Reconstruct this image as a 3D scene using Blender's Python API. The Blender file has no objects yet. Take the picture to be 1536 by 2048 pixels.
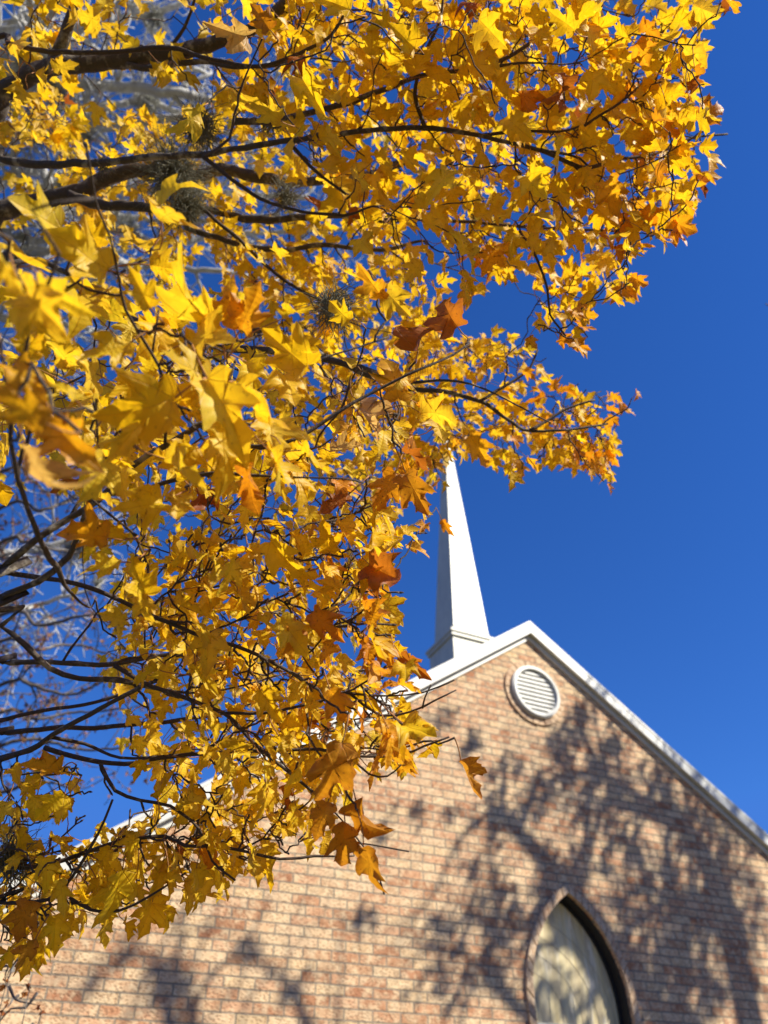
import bpy, bmesh, math, random
import numpy as np
from mathutils import Vector, Matrix, noise as mnoise

random.seed(7); RNG = np.random.default_rng(7)
scene = bpy.context.scene
COL = scene.collection
R = math.radians

# ------------------------------------------------------------------ camera
FPX = 1538.0                                  # focal length in pixels of the 1536x2048 photograph
CAM = np.array([0.0, 0.0, 1.6])
FW = np.array([0.32384634, 0.68782945, 0.64962619])
RT = np.array([0.90507356, -0.42525404, -0.00092746])
UP = np.array([-0.27561823, -0.58825984, 0.76025321])
cd = bpy.data.cameras.new('camera')
cam = bpy.data.objects.new('camera', cd); COL.objects.link(cam)
cam.matrix_world = Matrix(((RT[0], UP[0], -FW[0], CAM[0]), (RT[1], UP[1], -FW[1], CAM[1]),
                           (RT[2], UP[2], -FW[2], CAM[2]), (0, 0, 0, 1)))
cd.sensor_fit = 'VERTICAL'; cd.sensor_height = 36.0
cd.lens = FPX / 2048 * 36.0
cd.clip_start = 0.02; cd.clip_end = 3000
cd.dof.use_dof = True; cd.dof.focus_distance = 1.2; cd.dof.aperture_fstop = 4.9; cd.dof.aperture_blades = 0
scene.camera = cam

# ------------------------------------------------------------------ sky, sun, exposure
SUN_EL, SUN_AZ = R(40), R(42)                 # azimuth measured from the wall's normal towards +X
S = np.array([math.sin(SUN_AZ) * math.cos(SUN_EL), -math.cos(SUN_AZ) * math.cos(SUN_EL), math.sin(SUN_EL)])
w = bpy.data.worlds.new('World'); scene.world = w; w.use_nodes = True
wn, wl = w.node_tree.nodes, w.node_tree.links
bg = wn['Background']
sky = wn.new('ShaderNodeTexSky'); sky.sky_type = 'NISHITA'; sky.sun_disc = False
sky.sun_elevation = SUN_EL; sky.sun_rotation = math.atan2(S[0], S[1])
sky.air_density = 1.0; sky.dust_density = 0.0; sky.ozone_density = 3.0; sky.altitude = 400
hsv = wn.new('ShaderNodeHueSaturation'); hsv.inputs['Saturation'].default_value = 1.22
tint = wn.new('ShaderNodeMix'); tint.data_type = 'RGBA'; tint.blend_type = 'MULTIPLY'; tint.inputs[0].default_value = 1
tint.inputs[7].default_value = (0.67, 0.97, 1.55, 1)          # deep blue of a very dry, clear autumn sky
wl.new(sky.outputs[0], hsv.inputs['Color']); capn = wn.new('ShaderNodeMix'); capn.data_type = 'RGBA'; capn.blend_type = 'DARKEN'; capn.inputs[0].default_value = 1
capn.inputs[7].default_value = (.56, 1.95, 6.6, 1)             # no bright haze low down
wl.new(hsv.outputs[0], tint.inputs[6]); wl.new(tint.outputs[2], capn.inputs[6]); wl.new(capn.outputs[2], bg.inputs['Color'])
bg.inputs['Strength'].default_value = 0.0695
sd = bpy.data.lights.new('sun', 'SUN'); sd.energy = 5.0; sd.angle = R(0.53); sd.color = (1.0, 0.94, 0.83)
so = bpy.data.objects.new('sun', sd); COL.objects.link(so)
so.rotation_euler = Vector(S).to_track_quat('Z', 'Y').to_euler()
scene.view_settings.view_transform = 'Standard'; scene.view_settings.look = 'None'
scene.view_settings.exposure = 0.66; scene.view_settings.gamma = 1.0
scene.render.engine = 'CYCLES'
scene.cycles.max_bounces = 10; scene.cycles.transmission_bounces = 6; scene.cycles.diffuse_bounces = 4

# ------------------------------------------------------------------ helpers
def up(px, py, z):
    """point seen at a pixel of the photograph, z metres along the view axis"""
    return CAM + FW * z + RT * ((px - 768) / FPX * z) + UP * ((1024 - py) / FPX * z)
def wallpt(px, py, Y):
    d = FW * FPX + RT * (px - 768) + UP * (1024 - py)
    return CAM + d * (Y / d[1])
def proj(P):
    q = np.asarray(P) - CAM; z = q @ FW
    return 768 + FPX * (q @ RT) / z, 1024 - FPX * (q @ UP) / z, z
def unit(v): return v / (np.linalg.norm(v) + 1e-12)

def obj(name, me, mat=None, parent=None):
    o = bpy.data.objects.new(name, me); COL.objects.link(o)
    if mat is not None and not me.materials: me.materials.append(mat)
    if parent is not None:
        o.parent = parent; o.matrix_parent_inverse = Matrix.Translation(-Vector(parent.location))
    return o
def tag(o, label=None, cat=None, group=None, kind=None):
    for k, v in (('label', label), ('category', cat), ('group', group), ('kind', kind)):
        if v: o[k] = v
    return o
def thing(name, loc, label, cat, group=None):
    o = bpy.data.objects.new(name, None); COL.objects.link(o); o.location = loc
    o.empty_display_size = 0.1
    return tag(o, label, cat, group)

class MB:
    """collects vertices and faces of ONE mesh"""
    def __init__(s): s.v, s.f, s.n, s.vc, s.uv = [], [], 0, [], []
    def add(s, V, F, colour=None, uv=None):
        s.v.append(np.asarray(V, float)); s.f.extend([tuple(i + s.n for i in f) for f in F]); s.n += len(V)
        if colour is not None: s.vc.append(np.tile(np.asarray(colour, float), (len(V), 1)))
        if uv is not None: s.uv.append(uv)
    def tube(s, P, rad, sides=6):
        P = np.asarray(P, float); rad = np.asarray(rad, float); n = len(P)
        T = np.gradient(P, axis=0); T /= np.linalg.norm(T, axis=1)[:, None] + 1e-12
        a = np.array([0, 0, 1.0]) if abs(T[0][2]) < .9 else np.array([1.0, 0, 0])
        N = unit(np.cross(T[0], a)); V = []
        ang = np.linspace(0, 2 * np.pi, sides, endpoint=False)
        for i in range(n):
            N = unit(N - T[i] * (N @ T[i])); B = np.cross(T[i], N)
            V.append(P[i] + rad[i] * (np.cos(ang)[:, None] * N + np.sin(ang)[:, None] * B))
        F = []
        for i in range(n - 1):
            for j in range(sides):
                k = (j + 1) % sides
                F.append((i * sides + j, i * sides + k, (i + 1) * sides + k, (i + 1) * sides + j))
        F.append(tuple(range(sides))[::-1]); F.append(tuple((n - 1) * sides + j for j in range(sides)))
        s.add(np.concatenate(V), F)
    def box(s, x0, x1, y0, y1, z0, z1):
        V = [(x, y, z) for z in (z0, z1) for y in (y0, y1) for x in (x0, x1)]
        s.add(V, [(0, 2, 3, 1), (4, 5, 7, 6), (0, 1, 5, 4), (2, 6, 7, 3), (0, 4, 6, 2), (1, 3, 7, 5)])
    def prism(s, pts, y0, y1):
        """polygon in X,Z (counter-clockwise seen from -Y) pushed from y0 (front) to y1"""
        n = len(pts); V = [(x, y0, z) for x, z in pts] + [(x, y1, z) for x, z in pts]
        s.add(V, [tuple(range(n)), tuple(range(n, 2 * n))[::-1]] + [((i + 1) % n, i, n + i, n + (i + 1) % n) for i in range(n)])
    def mesh(s, name, smooth=False):
        me = bpy.data.meshes.new(name); V = np.concatenate(s.v)
        me.from_pydata(V.tolist(), [], s.f)
        if s.vc:
            ca = me.attributes.new('leafcol', 'FLOAT_COLOR', 'POINT')
            C = np.concatenate(s.vc); C = np.hstack([C, np.ones((len(C), 1))]) if C.shape[1] == 3 else C
            ca.data.foreach_set('color', C.ravel())
        if s.uv:
            ua = me.attributes.new('leafxy', 'FLOAT_VECTOR', 'POINT')
            ua.data.foreach_set('vector', np.concatenate(s.uv).ravel())
        if smooth: me.polygons.foreach_set('use_smooth', [True] * len(me.polygons))
        me.update(); return me
    def build(s, name, mat, parent=None, smooth=False):
        return obj(name, s.mesh(name, smooth), mat, parent)

def catmull(pts, step):
    pts = [np.asarray(p, float) for p in pts]
    if len(pts) == 2: pts = [pts[0], (pts[0] + pts[1]) / 2, pts[1]]
    Q = [2 * pts[0] - pts[1]] + pts + [2 * pts[-1] - pts[-2]]
    out = []
    for i in range(1, len(Q) - 2):
        p0, p1, p2, p3 = Q[i - 1:i + 3]
        n = max(2, int(np.linalg.norm((p2 - p1)[:3]) / step))
        for t in np.arange(n) / n:
            out.append(.5 * (2 * p1 + (p2 - p0) * t + (2 * p0 - 5 * p1 + 4 * p2 - p3) * t * t + (3 * p1 - p0 - 3 * p2 + p3) * t ** 3))
    out.append(pts[-1]); return np.array(out)

def in_poly(x, y, poly):
    c = False; n = len(poly); j = n - 1
    for i in range(n):
        xi, yi = poly[i]; xj, yj = poly[j]
        if (yi > y) != (yj > y) and x < (xj - xi) * (y - yi) / (yj - yi) + xi: c = not c
        j = i
    return c

# ------------------------------------------------------------------ materials
class NT:
    def __init__(s, name):
        s.m = bpy.data.materials.new(name); s.m.use_nodes = True
        s.n, s.l = s.m.node_tree.nodes, s.m.node_tree.links
        s.p = s.n['Principled BSDF']; s.out = s.n['Material Output']
    def new(s, t, **k):
        n = s.n.new(t)
        for a, b in k.items(): setattr(n, a, b)
        return n
    def put(s, sock, v):
        if hasattr(v, 'is_output') or isinstance(v, bpy.types.NodeSocket): s.l.new(v, sock)
        else: sock.default_value = v
    def math(s, op, a, b=None, clamp=False):
        n = s.new('ShaderNodeMath', operation=op); n.use_clamp = clamp
        s.put(n.inputs[0], a)
        if b is not None: s.put(n.inputs[1], b)
        return n.outputs[0]
    def mix(s, f, a, b, mode='MIX'):
        n = s.new('ShaderNodeMix', data_type='RGBA', blend_type=mode)
        s.put(n.inputs[0], f); s.put(n.inputs[6], a); s.put(n.inputs[7], b); return n.outputs[2]
    def noise(s, vec, scale, detail=3, rough=.55, dist=0.0):
        n = s.new('ShaderNodeTexNoise'); s.put(n.inputs['Vector'], vec)
        n.inputs['Scale'].default_value = scale; n.inputs['Detail'].default_value = detail
        n.inputs['Roughness'].default_value = rough; n.inputs['Distortion'].default_value = dist
        return n.outputs['Fac']
    def ramp(s, f, stops, interp='LINEAR'):
        n = s.new('ShaderNodeValToRGB'); s.put(n.inputs[0], f); e = n.color_ramp.elements
        n.color_ramp.interpolation = interp
        while len(e) < len(stops): e.new(.5)
        for q, (p, c) in zip(e, stops):
            q.position = p; q.color = (*c, 1) if len(c) == 3 else c
        return n.outputs[0]
    def coord(s): return s.new('ShaderNodeTexCoord').outputs['Object']
    def scale(s, v, xyz):
        n = s.new('ShaderNodeVectorMath', operation='MULTIPLY'); s.put(n.inputs[0], v); n.inputs[1].default_value = xyz
        return n.outputs[0]
    def bump(s, h, strength, dist):
        n = s.new('ShaderNodeBump'); n.inputs['Strength'].default_value = strength; n.inputs['Distance'].default_value = dist
        s.put(n.inputs['Height'], h); s.l.new(n.outputs[0], s.p.inputs['Normal']); return n
    def set(s, **k):
        for a, b in k.items(): s.put(s.p.inputs[a.replace('_', ' ')], b)
        return s.m
g3 = lambda v: (v, v, v)

LB, HB = 0.2032, 0.0645613                     # brick and course module
BX0, BZ0 = 1.34458, 2.67878 - HB / 2           # a joint of the brickwork
def mat_brick():
    t = NT('mottled_brick'); geo = t.new('ShaderNodeNewGeometry').outputs['Position']
    sx = t.new('ShaderNodeSeparateXYZ'); t.put(sx.inputs[0], geo)
    u = t.math('ADD', sx.outputs[0], t.math('MULTIPLY', t.math('SUBTRACT', sx.outputs[1], 5.413), 1.0))
    u = t.math('SUBTRACT', u, BX0); v = t.math('SUBTRACT', sx.outputs[2], BZ0 - 101 * HB)
    # slightly wavering courses
    cw = t.new('ShaderNodeCombineXYZ'); t.put(cw.inputs[0], u); t.put(cw.inputs[1], v)
    wob = t.math('MULTIPLY', t.math('SUBTRACT', t.noise(cw.outputs[0], 14, 2), .5), .0055)
    wob2 = t.math('MULTIPLY', t.math('SUBTRACT', t.noise(cw.outputs[0], 23, 1), .5), .006)
    c = t.new('ShaderNodeCombineXYZ'); t.put(c.inputs[0], t.math('ADD', u, wob2)); t.put(c.inputs[1], t.math('ADD', v, wob))
    b = t.new('ShaderNodeTexBrick'); b.offset = .5; b.offset_frequency = 2; b.squash = 1
    t.put(b.inputs['Vector'], c.outputs[0])
    for k, val in (('Scale', 1), ('Mortar Size', .0052), ('Mortar Smooth', .25), ('Bias', 0), ('Brick Width', LB), ('Row Height', HB)):
        b.inputs[k].default_value = val
    b.inputs['Color1'].default_value = (0, 0, 0, 1); b.inputs['Color2'].default_value = (1, 1, 1, 1); b.inputs['Mortar'].default_value = (.5, .5, .5, 1)
    rnd = t.new('ShaderNodeSeparateColor'); t.put(rnd.inputs[0], b.outputs['Color']); rnd = rnd.outputs[0]
    base = t.ramp(rnd, [(0, (.47, .22, .115)), (.16, (.66, .36, .20)), (.34, (.78, .49, .30)), (.5, (.84, .63, .37)), (.72, (.84, .62, .40)), (.88, (.68, .43, .25)), (1, (.50, .24, .125))], 'LINEAR')
    # whitish wash, in patches that differ from brick to brick
    shift = t.new('ShaderNodeCombineXYZ'); t.put(shift.inputs[0], t.math('MULTIPLY', rnd, 91.0)); t.put(shift.inputs[2], t.math('MULTIPLY', rnd, 37.0))
    vv = t.new('ShaderNodeVectorMath', operation='ADD'); t.put(vv.inputs[0], cw.outputs[0]); t.put(vv.inputs[1], shift.outputs[0])
    wash = t.ramp(t.noise(vv.outputs[0], 17, 3, .6), [(.42, g3(0)), (.62, g3(1))])
    col = t.mix(t.math('MULTIPLY', wash, .7), base, (.90, .74, .49, 1))
    # kiln spots and dents: dark tan ovals leaning to one side
    rot = t.new('ShaderNodeMapping'); t.put(rot.inputs[0], vv.outputs[0]); rot.inputs['Rotation'].default_value = (0, 0, R(35)); rot.inputs['Scale'].default_value = (38, 78, 1)
    vo = t.new('ShaderNodeTexVoronoi'); t.put(vo.inputs['Vector'], rot.outputs[0]); vo.inputs['Scale'].default_value = 1.0
    vo.voronoi_dimensions = '2D'; vo.inputs['Randomness'].default_value = 1
    dent = t.ramp(vo.outputs['Distance'], [(.10, g3(1)), (.48, g3(0))])
    dsel = t.ramp(t.noise(vv.outputs[0], 26, 2), [(.36, g3(0)), (.52, g3(1))])
    dent = t.math('MULTIPLY', dent, dsel)
    col = t.mix(t.math('MULTIPLY', dent, .66), col, (.38, .17, .08, 1))
    dk = t.ramp(t.noise(cw.outputs[0], 6, 4, .65), [(.3, g3(.85)), (.7, g3(1.04))])
    col = t.mix(1.0, t.mix(1.0, col, dk, 'MULTIPLY'), (.90, .835, .735, 1), 'MULTIPLY')
    mort = t.mix(t.noise(cw.outputs[0], 90, 3), (.22, .18, .125, 1), (.33, .275, .195, 1))
    col = t.mix(b.outputs['Fac'], col, mort)
    h = t.math('SUBTRACT', 1.0, b.outputs['Fac'])
    h = t.math('SUBTRACT', h, t.math('MULTIPLY', dent, .2))
    h = t.math('ADD', h, t.math('MULTIPLY', t.noise(cw.outputs[0], 120, 4, .65), .22))
    t.bump(h, 1.0, .016)
    return t.set(Base_Color=col, Roughness=.9)
def mat_archbrick():
    t = NT('arch_brick'); p = t.coord()
    col = t.ramp(t.noise(p, 11, 3, .6), [(.3, (.56, .34, .19)), (.5, (.69, .49, .29)), (.7, (.78, .59, .37))])
    col = t.mix(t.ramp(t.noise(p, 70, 3), [(.45, g3(0)), (.62, g3(.6))]), col, (.28, .15, .09, 1))
    t.bump(t.noise(p, 90, 4), .6, .006)
    return t.set(Base_Color=col, Roughness=.9)
def mat_paint(name, col, rough=.45, dirt=.12):
    t = NT(name); p = t.coord()
    d = t.ramp(t.noise(p, 3.5, 6, .65), [(.35, g3(1 - dirt)), (.65, g3(1))])
    streak = t.ramp(t.noise(t.scale(p, (22, 22, 1.2)), 1.0, 4, .6), [(.3, g3(1 - dirt * .7)), (.6, g3(1))])
    c = t.mix(1.0, t.mix(1.0, (*col, 1), d, 'MULTIPLY'), streak, 'MULTIPLY')
    t.bump(t.noise(p, 40, 4), .15, .003)
    return t.set(Base_Color=c, Roughness=rough)
def mat_bark(name, dark, light, lichen, lich_amt=.5, scale=60):
    t = NT(name); p = t.coord()
    c = t.mix(t.noise(t.scale(p, (1, 1, 1)), scale, 5, .7), (*dark, 1), (*light, 1))
    lm = t.ramp(t.noise(p, scale * .45, 4, .65), [(.62 - lich_amt * .2, g3(0)), (.74 - lich_amt * .2, g3(1))])
    c = t.mix(t.math('MULTIPLY', lm, .8), c, (*lichen, 1))
    t.bump(t.noise(p, scale * 2.0, 5, .7), .9, .004)
    return t.set(Base_Color=c, Roughness=.88)
def mat_leaf(name, trans=.55):
    t = NT(name)
    a = t.new('ShaderNodeAttribute', attribute_name='leafcol'); lx = t.new('ShaderNodeAttribute', attribute_name='leafxy')
    sx = t.new('ShaderNodeSeparateXYZ'); t.put(sx.inputs[0], lx.outputs['Vector'])   # x across, y along the blade, z = 0 centre .. 1 margin
    ax = t.math('ABSOLUTE', sx.outputs[0]); y = t.math('ADD', sx.outputs[1], .0)
    r = t.math('SQRT', t.math('ADD', t.math('MULTIPLY', ax, ax), t.math('MULTIPLY', y, y)))
    ang = t.math('ARCTAN2', ax, y); vein = None
    for va, wd in ((0.0, .016), (R(49), .013), (R(80), .010)):
        d = t.math('MULTIPLY', r, t.math('ABSOLUTE', t.math('SUBTRACT', ang, va)))
        q = t.math('SUBTRACT', 1.0, t.math('DIVIDE', d, wd), clamp=True)
        vein = q if vein is None else t.math('MAXIMUM', vein, q)
    p = t.coord()
    # side veins as fine ribs
    rib = t.new('ShaderNodeTexWave', wave_type='BANDS', bands_direction='Y'); t.put(rib.inputs['Vector'], lx.outputs['Vector'])
    rib.inputs['Scale'].default_value = 3.2; rib.inputs['Distortion'].default_value = 2.5; rib.inputs['Detail'].default_value = 2
    col = t.mix(1.0, a.outputs['Color'], t.ramp(t.noise(p, 55, 4, .6), [(.3, (.90, .84, .8)), (.62, (1.05, 1.05, 1))]), 'MULTIPLY')
    # older colour creeping in from the margin, driven by the leaf's age in alpha
    edge = t.math('MULTIPLY', t.math('POWER', sx.outputs[2], 3.0), a.outputs['Alpha'])
    edge = t.math('MULTIPLY', edge, t.ramp(t.noise(p, 70, 3), [(.35, g3(.1)), (.65, g3(1))]))
    col = t.mix(t.math('MULTIPLY', edge, .9, clamp=True), col, (.36, .11, .02, 1))
    spots = t.ramp(t.noise(p, 190, 2), [(.64, g3(0)), (.71, g3(.75))])
    col = t.mix(t.math('MULTIPLY', spots, t.math('ADD', a.outputs['Alpha'], .25), clamp=True), col, (.25, .09, .02, 1))
    col = t.mix(t.math('MULTIPLY', vein, .62), col, t.mix(.5, col, (.55, .25, .03, 1)))
    tr = t.new('ShaderNodeBsdfTranslucent'); t.put(tr.inputs['Color'], t.mix(1.0, col, (1.04, .97, .55, 1), 'MULTIPLY'))
    hgt = t.math('ADD', t.math('MULTIPLY', vein, -.6), t.math('MULTIPLY', rib.outputs['Fac'], .25))
    bm = t.bump(hgt, .5, .0016); t.l.new(bm.outputs[0], tr.inputs['Normal'])
    t.set(Base_Color=col, Roughness=.48); t.p.inputs['Specular IOR Level'].default_value = .35
    mx = t.new('ShaderNodeMixShader'); mx.inputs[0].default_value = trans
    t.l.new(t.p.outputs[0], mx.inputs[1]); t.l.new(tr.outputs[0], mx.inputs[2]); t.l.new(mx.outputs[0], t.out.inputs['Surface'])
    return t.m
def mat_glass():
    t = NT('stained_glass'); p = t.coord(); s = t.new('ShaderNodeSeparateXYZ'); t.put(s.inputs[0], p)
    pane = t.noise(t.scale(p, (15, 1, .9)), 1.0, 3)
    c = t.ramp(pane, [(.3, (.62, .53, .30)), (.5, (.80, .72, .46)), (.62, (.72, .70, .56)), (.75, (.84, .74, .44))])
    sw = t.ramp(t.noise(t.scale(p, (10, 1, 2.2)), 1.4, 4, .6, .6), [(.42, g3(0)), (.60, g3(.8))])
    c = t.mix(sw, c, (.54, .48, .34, 1))
    hi = t.ramp(t.noise(t.scale(p, (10, 1, 2)), 1.2, 4, .65, .8), [(.54, g3(0)), (.66, g3(.85))])
    c = t.mix(hi, c, (.95, .92, .80, 1))  # white highlights on the pane, painted into its colour as pale streaks
    t.bump(t.noise(t.scale(p, (18, 1, 6)), 2.0, 4), .35, .006)
    t.p.inputs['Coat Weight'].default_value = .04; t.p.inputs['Coat Roughness'].default_value = .08
    t.p.inputs['Specular IOR Level'].default_value = .25
    return t.set(Base_Color=t.mix(1.0, c, (1.05, .97, .80, 1), 'MULTIPLY'), Roughness=.5)
def mat_shingle():
    t = NT('asphalt_shingle'); p = t.coord()
    b = t.new('ShaderNodeTexBrick'); t.put(b.inputs['Vector'], t.scale(p, (1, 1, 1)))
    b.inputs['Scale'].default_value = 1; b.inputs['Brick Width'].default_value = .3; b.inputs['Row Height'].default_value = .14; b.inputs['Mortar Size'].default_value = .006
    b.inputs['Color1'].default_value = (.12, .11, .10, 1); b.inputs['Color2'].default_value = (.20, .18, .16, 1); b.inputs['Mortar'].default_value = (.04, .04, .04, 1)
    c = t.mix(.5, b.outputs['Color'], t.ramp(t.noise(p, 200, 2), [(.3, g3(.06)), (.7, g3(.26))]))
    return t.set(Base_Color=c, Roughness=.95)
def mat_ground():
    t = NT('dry_lawn'); p = t.coord()
    c = t.ramp(t.noise(p, .35, 6, .7), [(.3, (.07, .075, .025)), (.55, (.14, .115, .05)), (.75, (.20, .155, .08))])
    c = t.mix(.5, c, t.ramp(t.noise(p, 40, 4), [(.3, (.06, .06, .02)), (.7, (.20, .16, .08))]))
    t.bump(t.noise(p, 60, 5), 1, .03); return t.set(Base_Color=c, Roughness=1.0)
def mat_moss(name, a, b):
    t = NT(name); c = t.mix(t.noise(t.coord(), 45, 3), (*a, 1), (*b, 1)); return t.set(Base_Color=c, Roughness=.8)
def mat_flat(name, c, rough=.8):
    t = NT(name); p = t.coord(); k = t.ramp(t.noise(p, 8, 4), [(.3, g3(.8)), (.7, g3(1.1))])
    return t.set(Base_Color=t.mix(1.0, (*c, 1), k, 'MULTIPLY'), Roughness=rough)

M_BRICK, M_ARCH = mat_brick(), mat_archbrick()
M_WHITE = mat_paint('white_trim_paint', (.70, .69, .60)); M_STEEPLE = mat_paint('steeple_paint', (.68, .655, .48), .4, .16)
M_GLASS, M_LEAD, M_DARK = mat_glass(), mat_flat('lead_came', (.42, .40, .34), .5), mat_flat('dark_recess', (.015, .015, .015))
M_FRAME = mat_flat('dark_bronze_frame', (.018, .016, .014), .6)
M_SHINGLE, M_GROUND = mat_shingle(), mat_ground()
M_BARK = mat_bark('maple_bark', (.026, .020, .016), (.13, .10, .075), (.36, .32, .25), .42)
M_TWIG = mat_bark('maple_twig_bark', (.035, .022, .016), (.12, .085, .06), (.30, .27, .21), .1, 120)
M_GREYBARK = mat_bark('grey_bark', (.34, .33, .30), (.62, .60, .55), (.68, .68, .62), .6, 18)
M_RUSSETBARK = mat_bark('thin_tree_bark', (.05, .04, .035), (.17, .14, .12), (.35, .34, .30), .3, 30)
M_LEAF = mat_leaf('maple_leaf'); M_RLEAF = mat_leaf('russet_leaf', .3)
M_MOSS = mat_moss('ball_moss', (.075, .075, .045), (.27, .26, .18)); M_GMOSS = mat_moss('grey_moss', (.22, .22, .17), (.50, .49, .42))
M_BUD = mat_flat('bud', (.05, .03, .025))

# ------------------------------------------------------------------ ground
b = MB(); N = 24; xs = np.linspace(-600, 600, N + 1)
V = [(x, y, 0.0) for y in xs for x in xs]
b.add(V, [(j * (N + 1) + i, j * (N + 1) + i + 1, (j + 1) * (N + 1) + i + 1, (j + 1) * (N + 1) + i) for j in range(N) for i in range(N)])
tag(b.build('ground', M_GROUND), kind='structure')

# ------------------------------------------------------------------ church
WY, CX, PITCH, HALF, DEPTH = 5.413, 4.13, 0.71, 4.9, 17.0
APEX = 5.70
church = thing('brick_church', (CX, WY, 0), 'tan mottled brick church gable with white rake boards and a white steeple', 'church')
zr = lambda x, a=APEX: a - PITCH * abs(x - CX)
# window and vent outlines (X, Z), counter-clockwise seen from the front
WX, WW, SPRING = 4.165, 0.435, 2.52
def arch_pts(off=0.0, n=14, bottom=1.0):
    hw = WW + off; Rr = 2 * WW + off; cx = WX - hw + Rr
    th = math.acos((cx - WX) / Rr)
    left = [(cx - Rr * math.cos(th * i / n), SPRING + Rr * math.sin(th * i / n)) for i in range(n + 1)]
    right = [(2 * WX - x, z) for x, z in left[:-1]]
    pts = left + right[::-1]
    if bottom is not None: pts = [(WX - hw, bottom)] + pts + [(WX + hw, bottom)]
    return pts      # left jamb up over the apex and down the right jamb
VX, VZ, VR = 4.115, 5.025, 0.262
circ = lambda r, n=40: [(VX + r * math.cos(2 * math.pi * i / n), VZ + r * math.sin(2 * math.pi * i / n)) for i in range(n)]
bm = bmesh.new(); loops = []
outer = [(CX - HALF, 0), (CX + HALF, 0), (CX + HALF, zr(CX + HALF)), (CX, APEX), (CX - HALF, zr(CX - HALF))]
hole_w, hole_v = arch_pts(0.0), circ(VR - .03)
edges = []
for lp in (outer, hole_w, hole_v):
    vs = [bm.verts.new((x, WY, z)) for x, z in lp]; loops.append(vs)
    edges += [bm.edges.new((vs[i], vs[(i + 1) % len(vs)])) for i in range(len(vs))]
bmesh.ops.triangle_fill(bm, use_beauty=True, use_dissolve=False, edges=edges, normal=(0, -1, 0))
for vs in loops[1:]:                             # reveals
    back = [bm.verts.new((v.co.x, WY + .24, v.co.z)) for v in vs]
    for i in range(len(vs)):
        k = (i + 1) % len(vs); bm.faces.new((vs[i], vs[k], back[k], back[i]))
bmesh.ops.recalc_face_normals(bm, faces=bm.faces)
me = bpy.data.meshes.new('front_wall'); bm.to_mesh(me); bm.free()
obj('front_wall', me, M_BRICK, church)
b = MB(); b.prism([(CX - HALF, 0), (CX + HALF, 0), (CX + HALF, zr(CX + HALF)), (CX, APEX), (CX - HALF, zr(CX - HALF))], WY + DEPTH - .2, WY + DEPTH)
b.build('rear_wall', M_BRICK, church)
for sg in (-1, 1):
    b = MB(); x0 = CX + sg * HALF; b.box(min(x0, x0 - sg * .2), max(x0, x0 - sg * .2), WY + .003, WY + DEPTH - .203, 0, zr(x0) - .05)
    b.build('side_wall', M_BRICK, church)
# roof slabs and the boards of the rake
def rake(x_from, x_to, z0, z1):
    """parallelogram following the roof line between heights z0 and z1 below/above the apex line"""
    a, c = sorted((x_from, x_to)); return [(a, zr(a) + z0), (c, zr(c) + z0), (c, zr(c) + z1), (a, zr(a) + z1)]
for sg in (-1, 1):
    xe = CX + sg * (HALF + .35)
    b = MB(); b.prism(rake(CX, xe, .0, .07), WY - .044, WY + DEPTH + .1); b.build('roof', M_SHINGLE, church)
    b = MB(); b.prism(rake(CX, xe, -.045, .058), WY - .072, WY - .046); b.prism(rake(CX, xe, .0585, .09), WY - .076, WY - .046)
    b.build('rake_board', M_WHITE, church)
    b = MB(); b.prism(rake(CX, xe, -.098, -.002), WY - .019, WY - .002); b.build('frieze_board', M_WHITE, church)
    b = MB(); b.prism(rake(CX, xe, -.025, -.003), WY - .044, WY - .021); b.build('soffit', M_WHITE, church)
    b = MB(); x0 = xe; b.box(min(x0, x0 + sg * .02), max(x0, x0 + sg * .02), WY - .05, WY + DEPTH + .1, zr(x0) - .13, zr(x0) + .05); b.build('eave_board', M_WHITE, church)
# gable vent
vent = obj('gable_vent', None, None, church) if False else None
b = MB()
def ring(b, r0, r1, y0, y1, n=48):
    V = []
    for i in range(n):
        a = 2 * math.pi * i / n; c, s_ = math.cos(a), math.sin(a)
        V += [(VX + r0 * c, y0, VZ + r0 * s_), (VX + r1 * c, y0, VZ + r1 * s_), (VX + r1 * c, y1, VZ + r1 * s_), (VX + r0 * c, y1, VZ + r0 * s_)]
    F = []
    for i in range(n):
        k = (i + 1) % n
        for q in range(4):
            F.append((i * 4 + q, i * 4 + (q + 1) % 4, k * 4 + (q + 1) % 4, k * 4 + q))
    b.add(V, F)
ring(b, VR - .042, VR, WY - .045, WY + .05); ring(b, VR - .035, VR - .012, WY - .056, WY - .0455)
vent = b.build('gable_vent', M_WHITE, church, True)
for p_ in vent.data.polygons: p_.use_smooth = False
b = MB(); n = 10
for i in range(n):
    z = VZ - (VR - .042) + (i + .5) * 2 * (VR - .042) / n
    hw = math.sqrt(max(.001, (VR - .04) ** 2 - (z - VZ) ** 2))
    pro = [(-.03, -.022), (-.03, .002), (.03, .030), (.03, .022), (-.022, -.004), (-.022, -.022)]
    V = [(x, WY + y, z + q) for x in (VX - hw, VX + hw) for y, q in pro]
    b.add(V, [(0, 1, 2, 3, 4, 5), (11, 10, 9, 8, 7, 6)] + [(j, 6 + j, 6 + (j + 1) % 6, (j + 1) % 6) for j in range(6)])
b.build('louvre_blades', M_WHITE, vent)
b = MB(); b.box(VX - VR, VX + VR, WY + .1, WY + .11, VZ - VR, VZ + VR); b.build('backing', M_DARK, vent)  # near-black sheet in place of the shade behind the blades
b = MB(); n = 28                                   # rowlock ring round the vent
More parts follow.
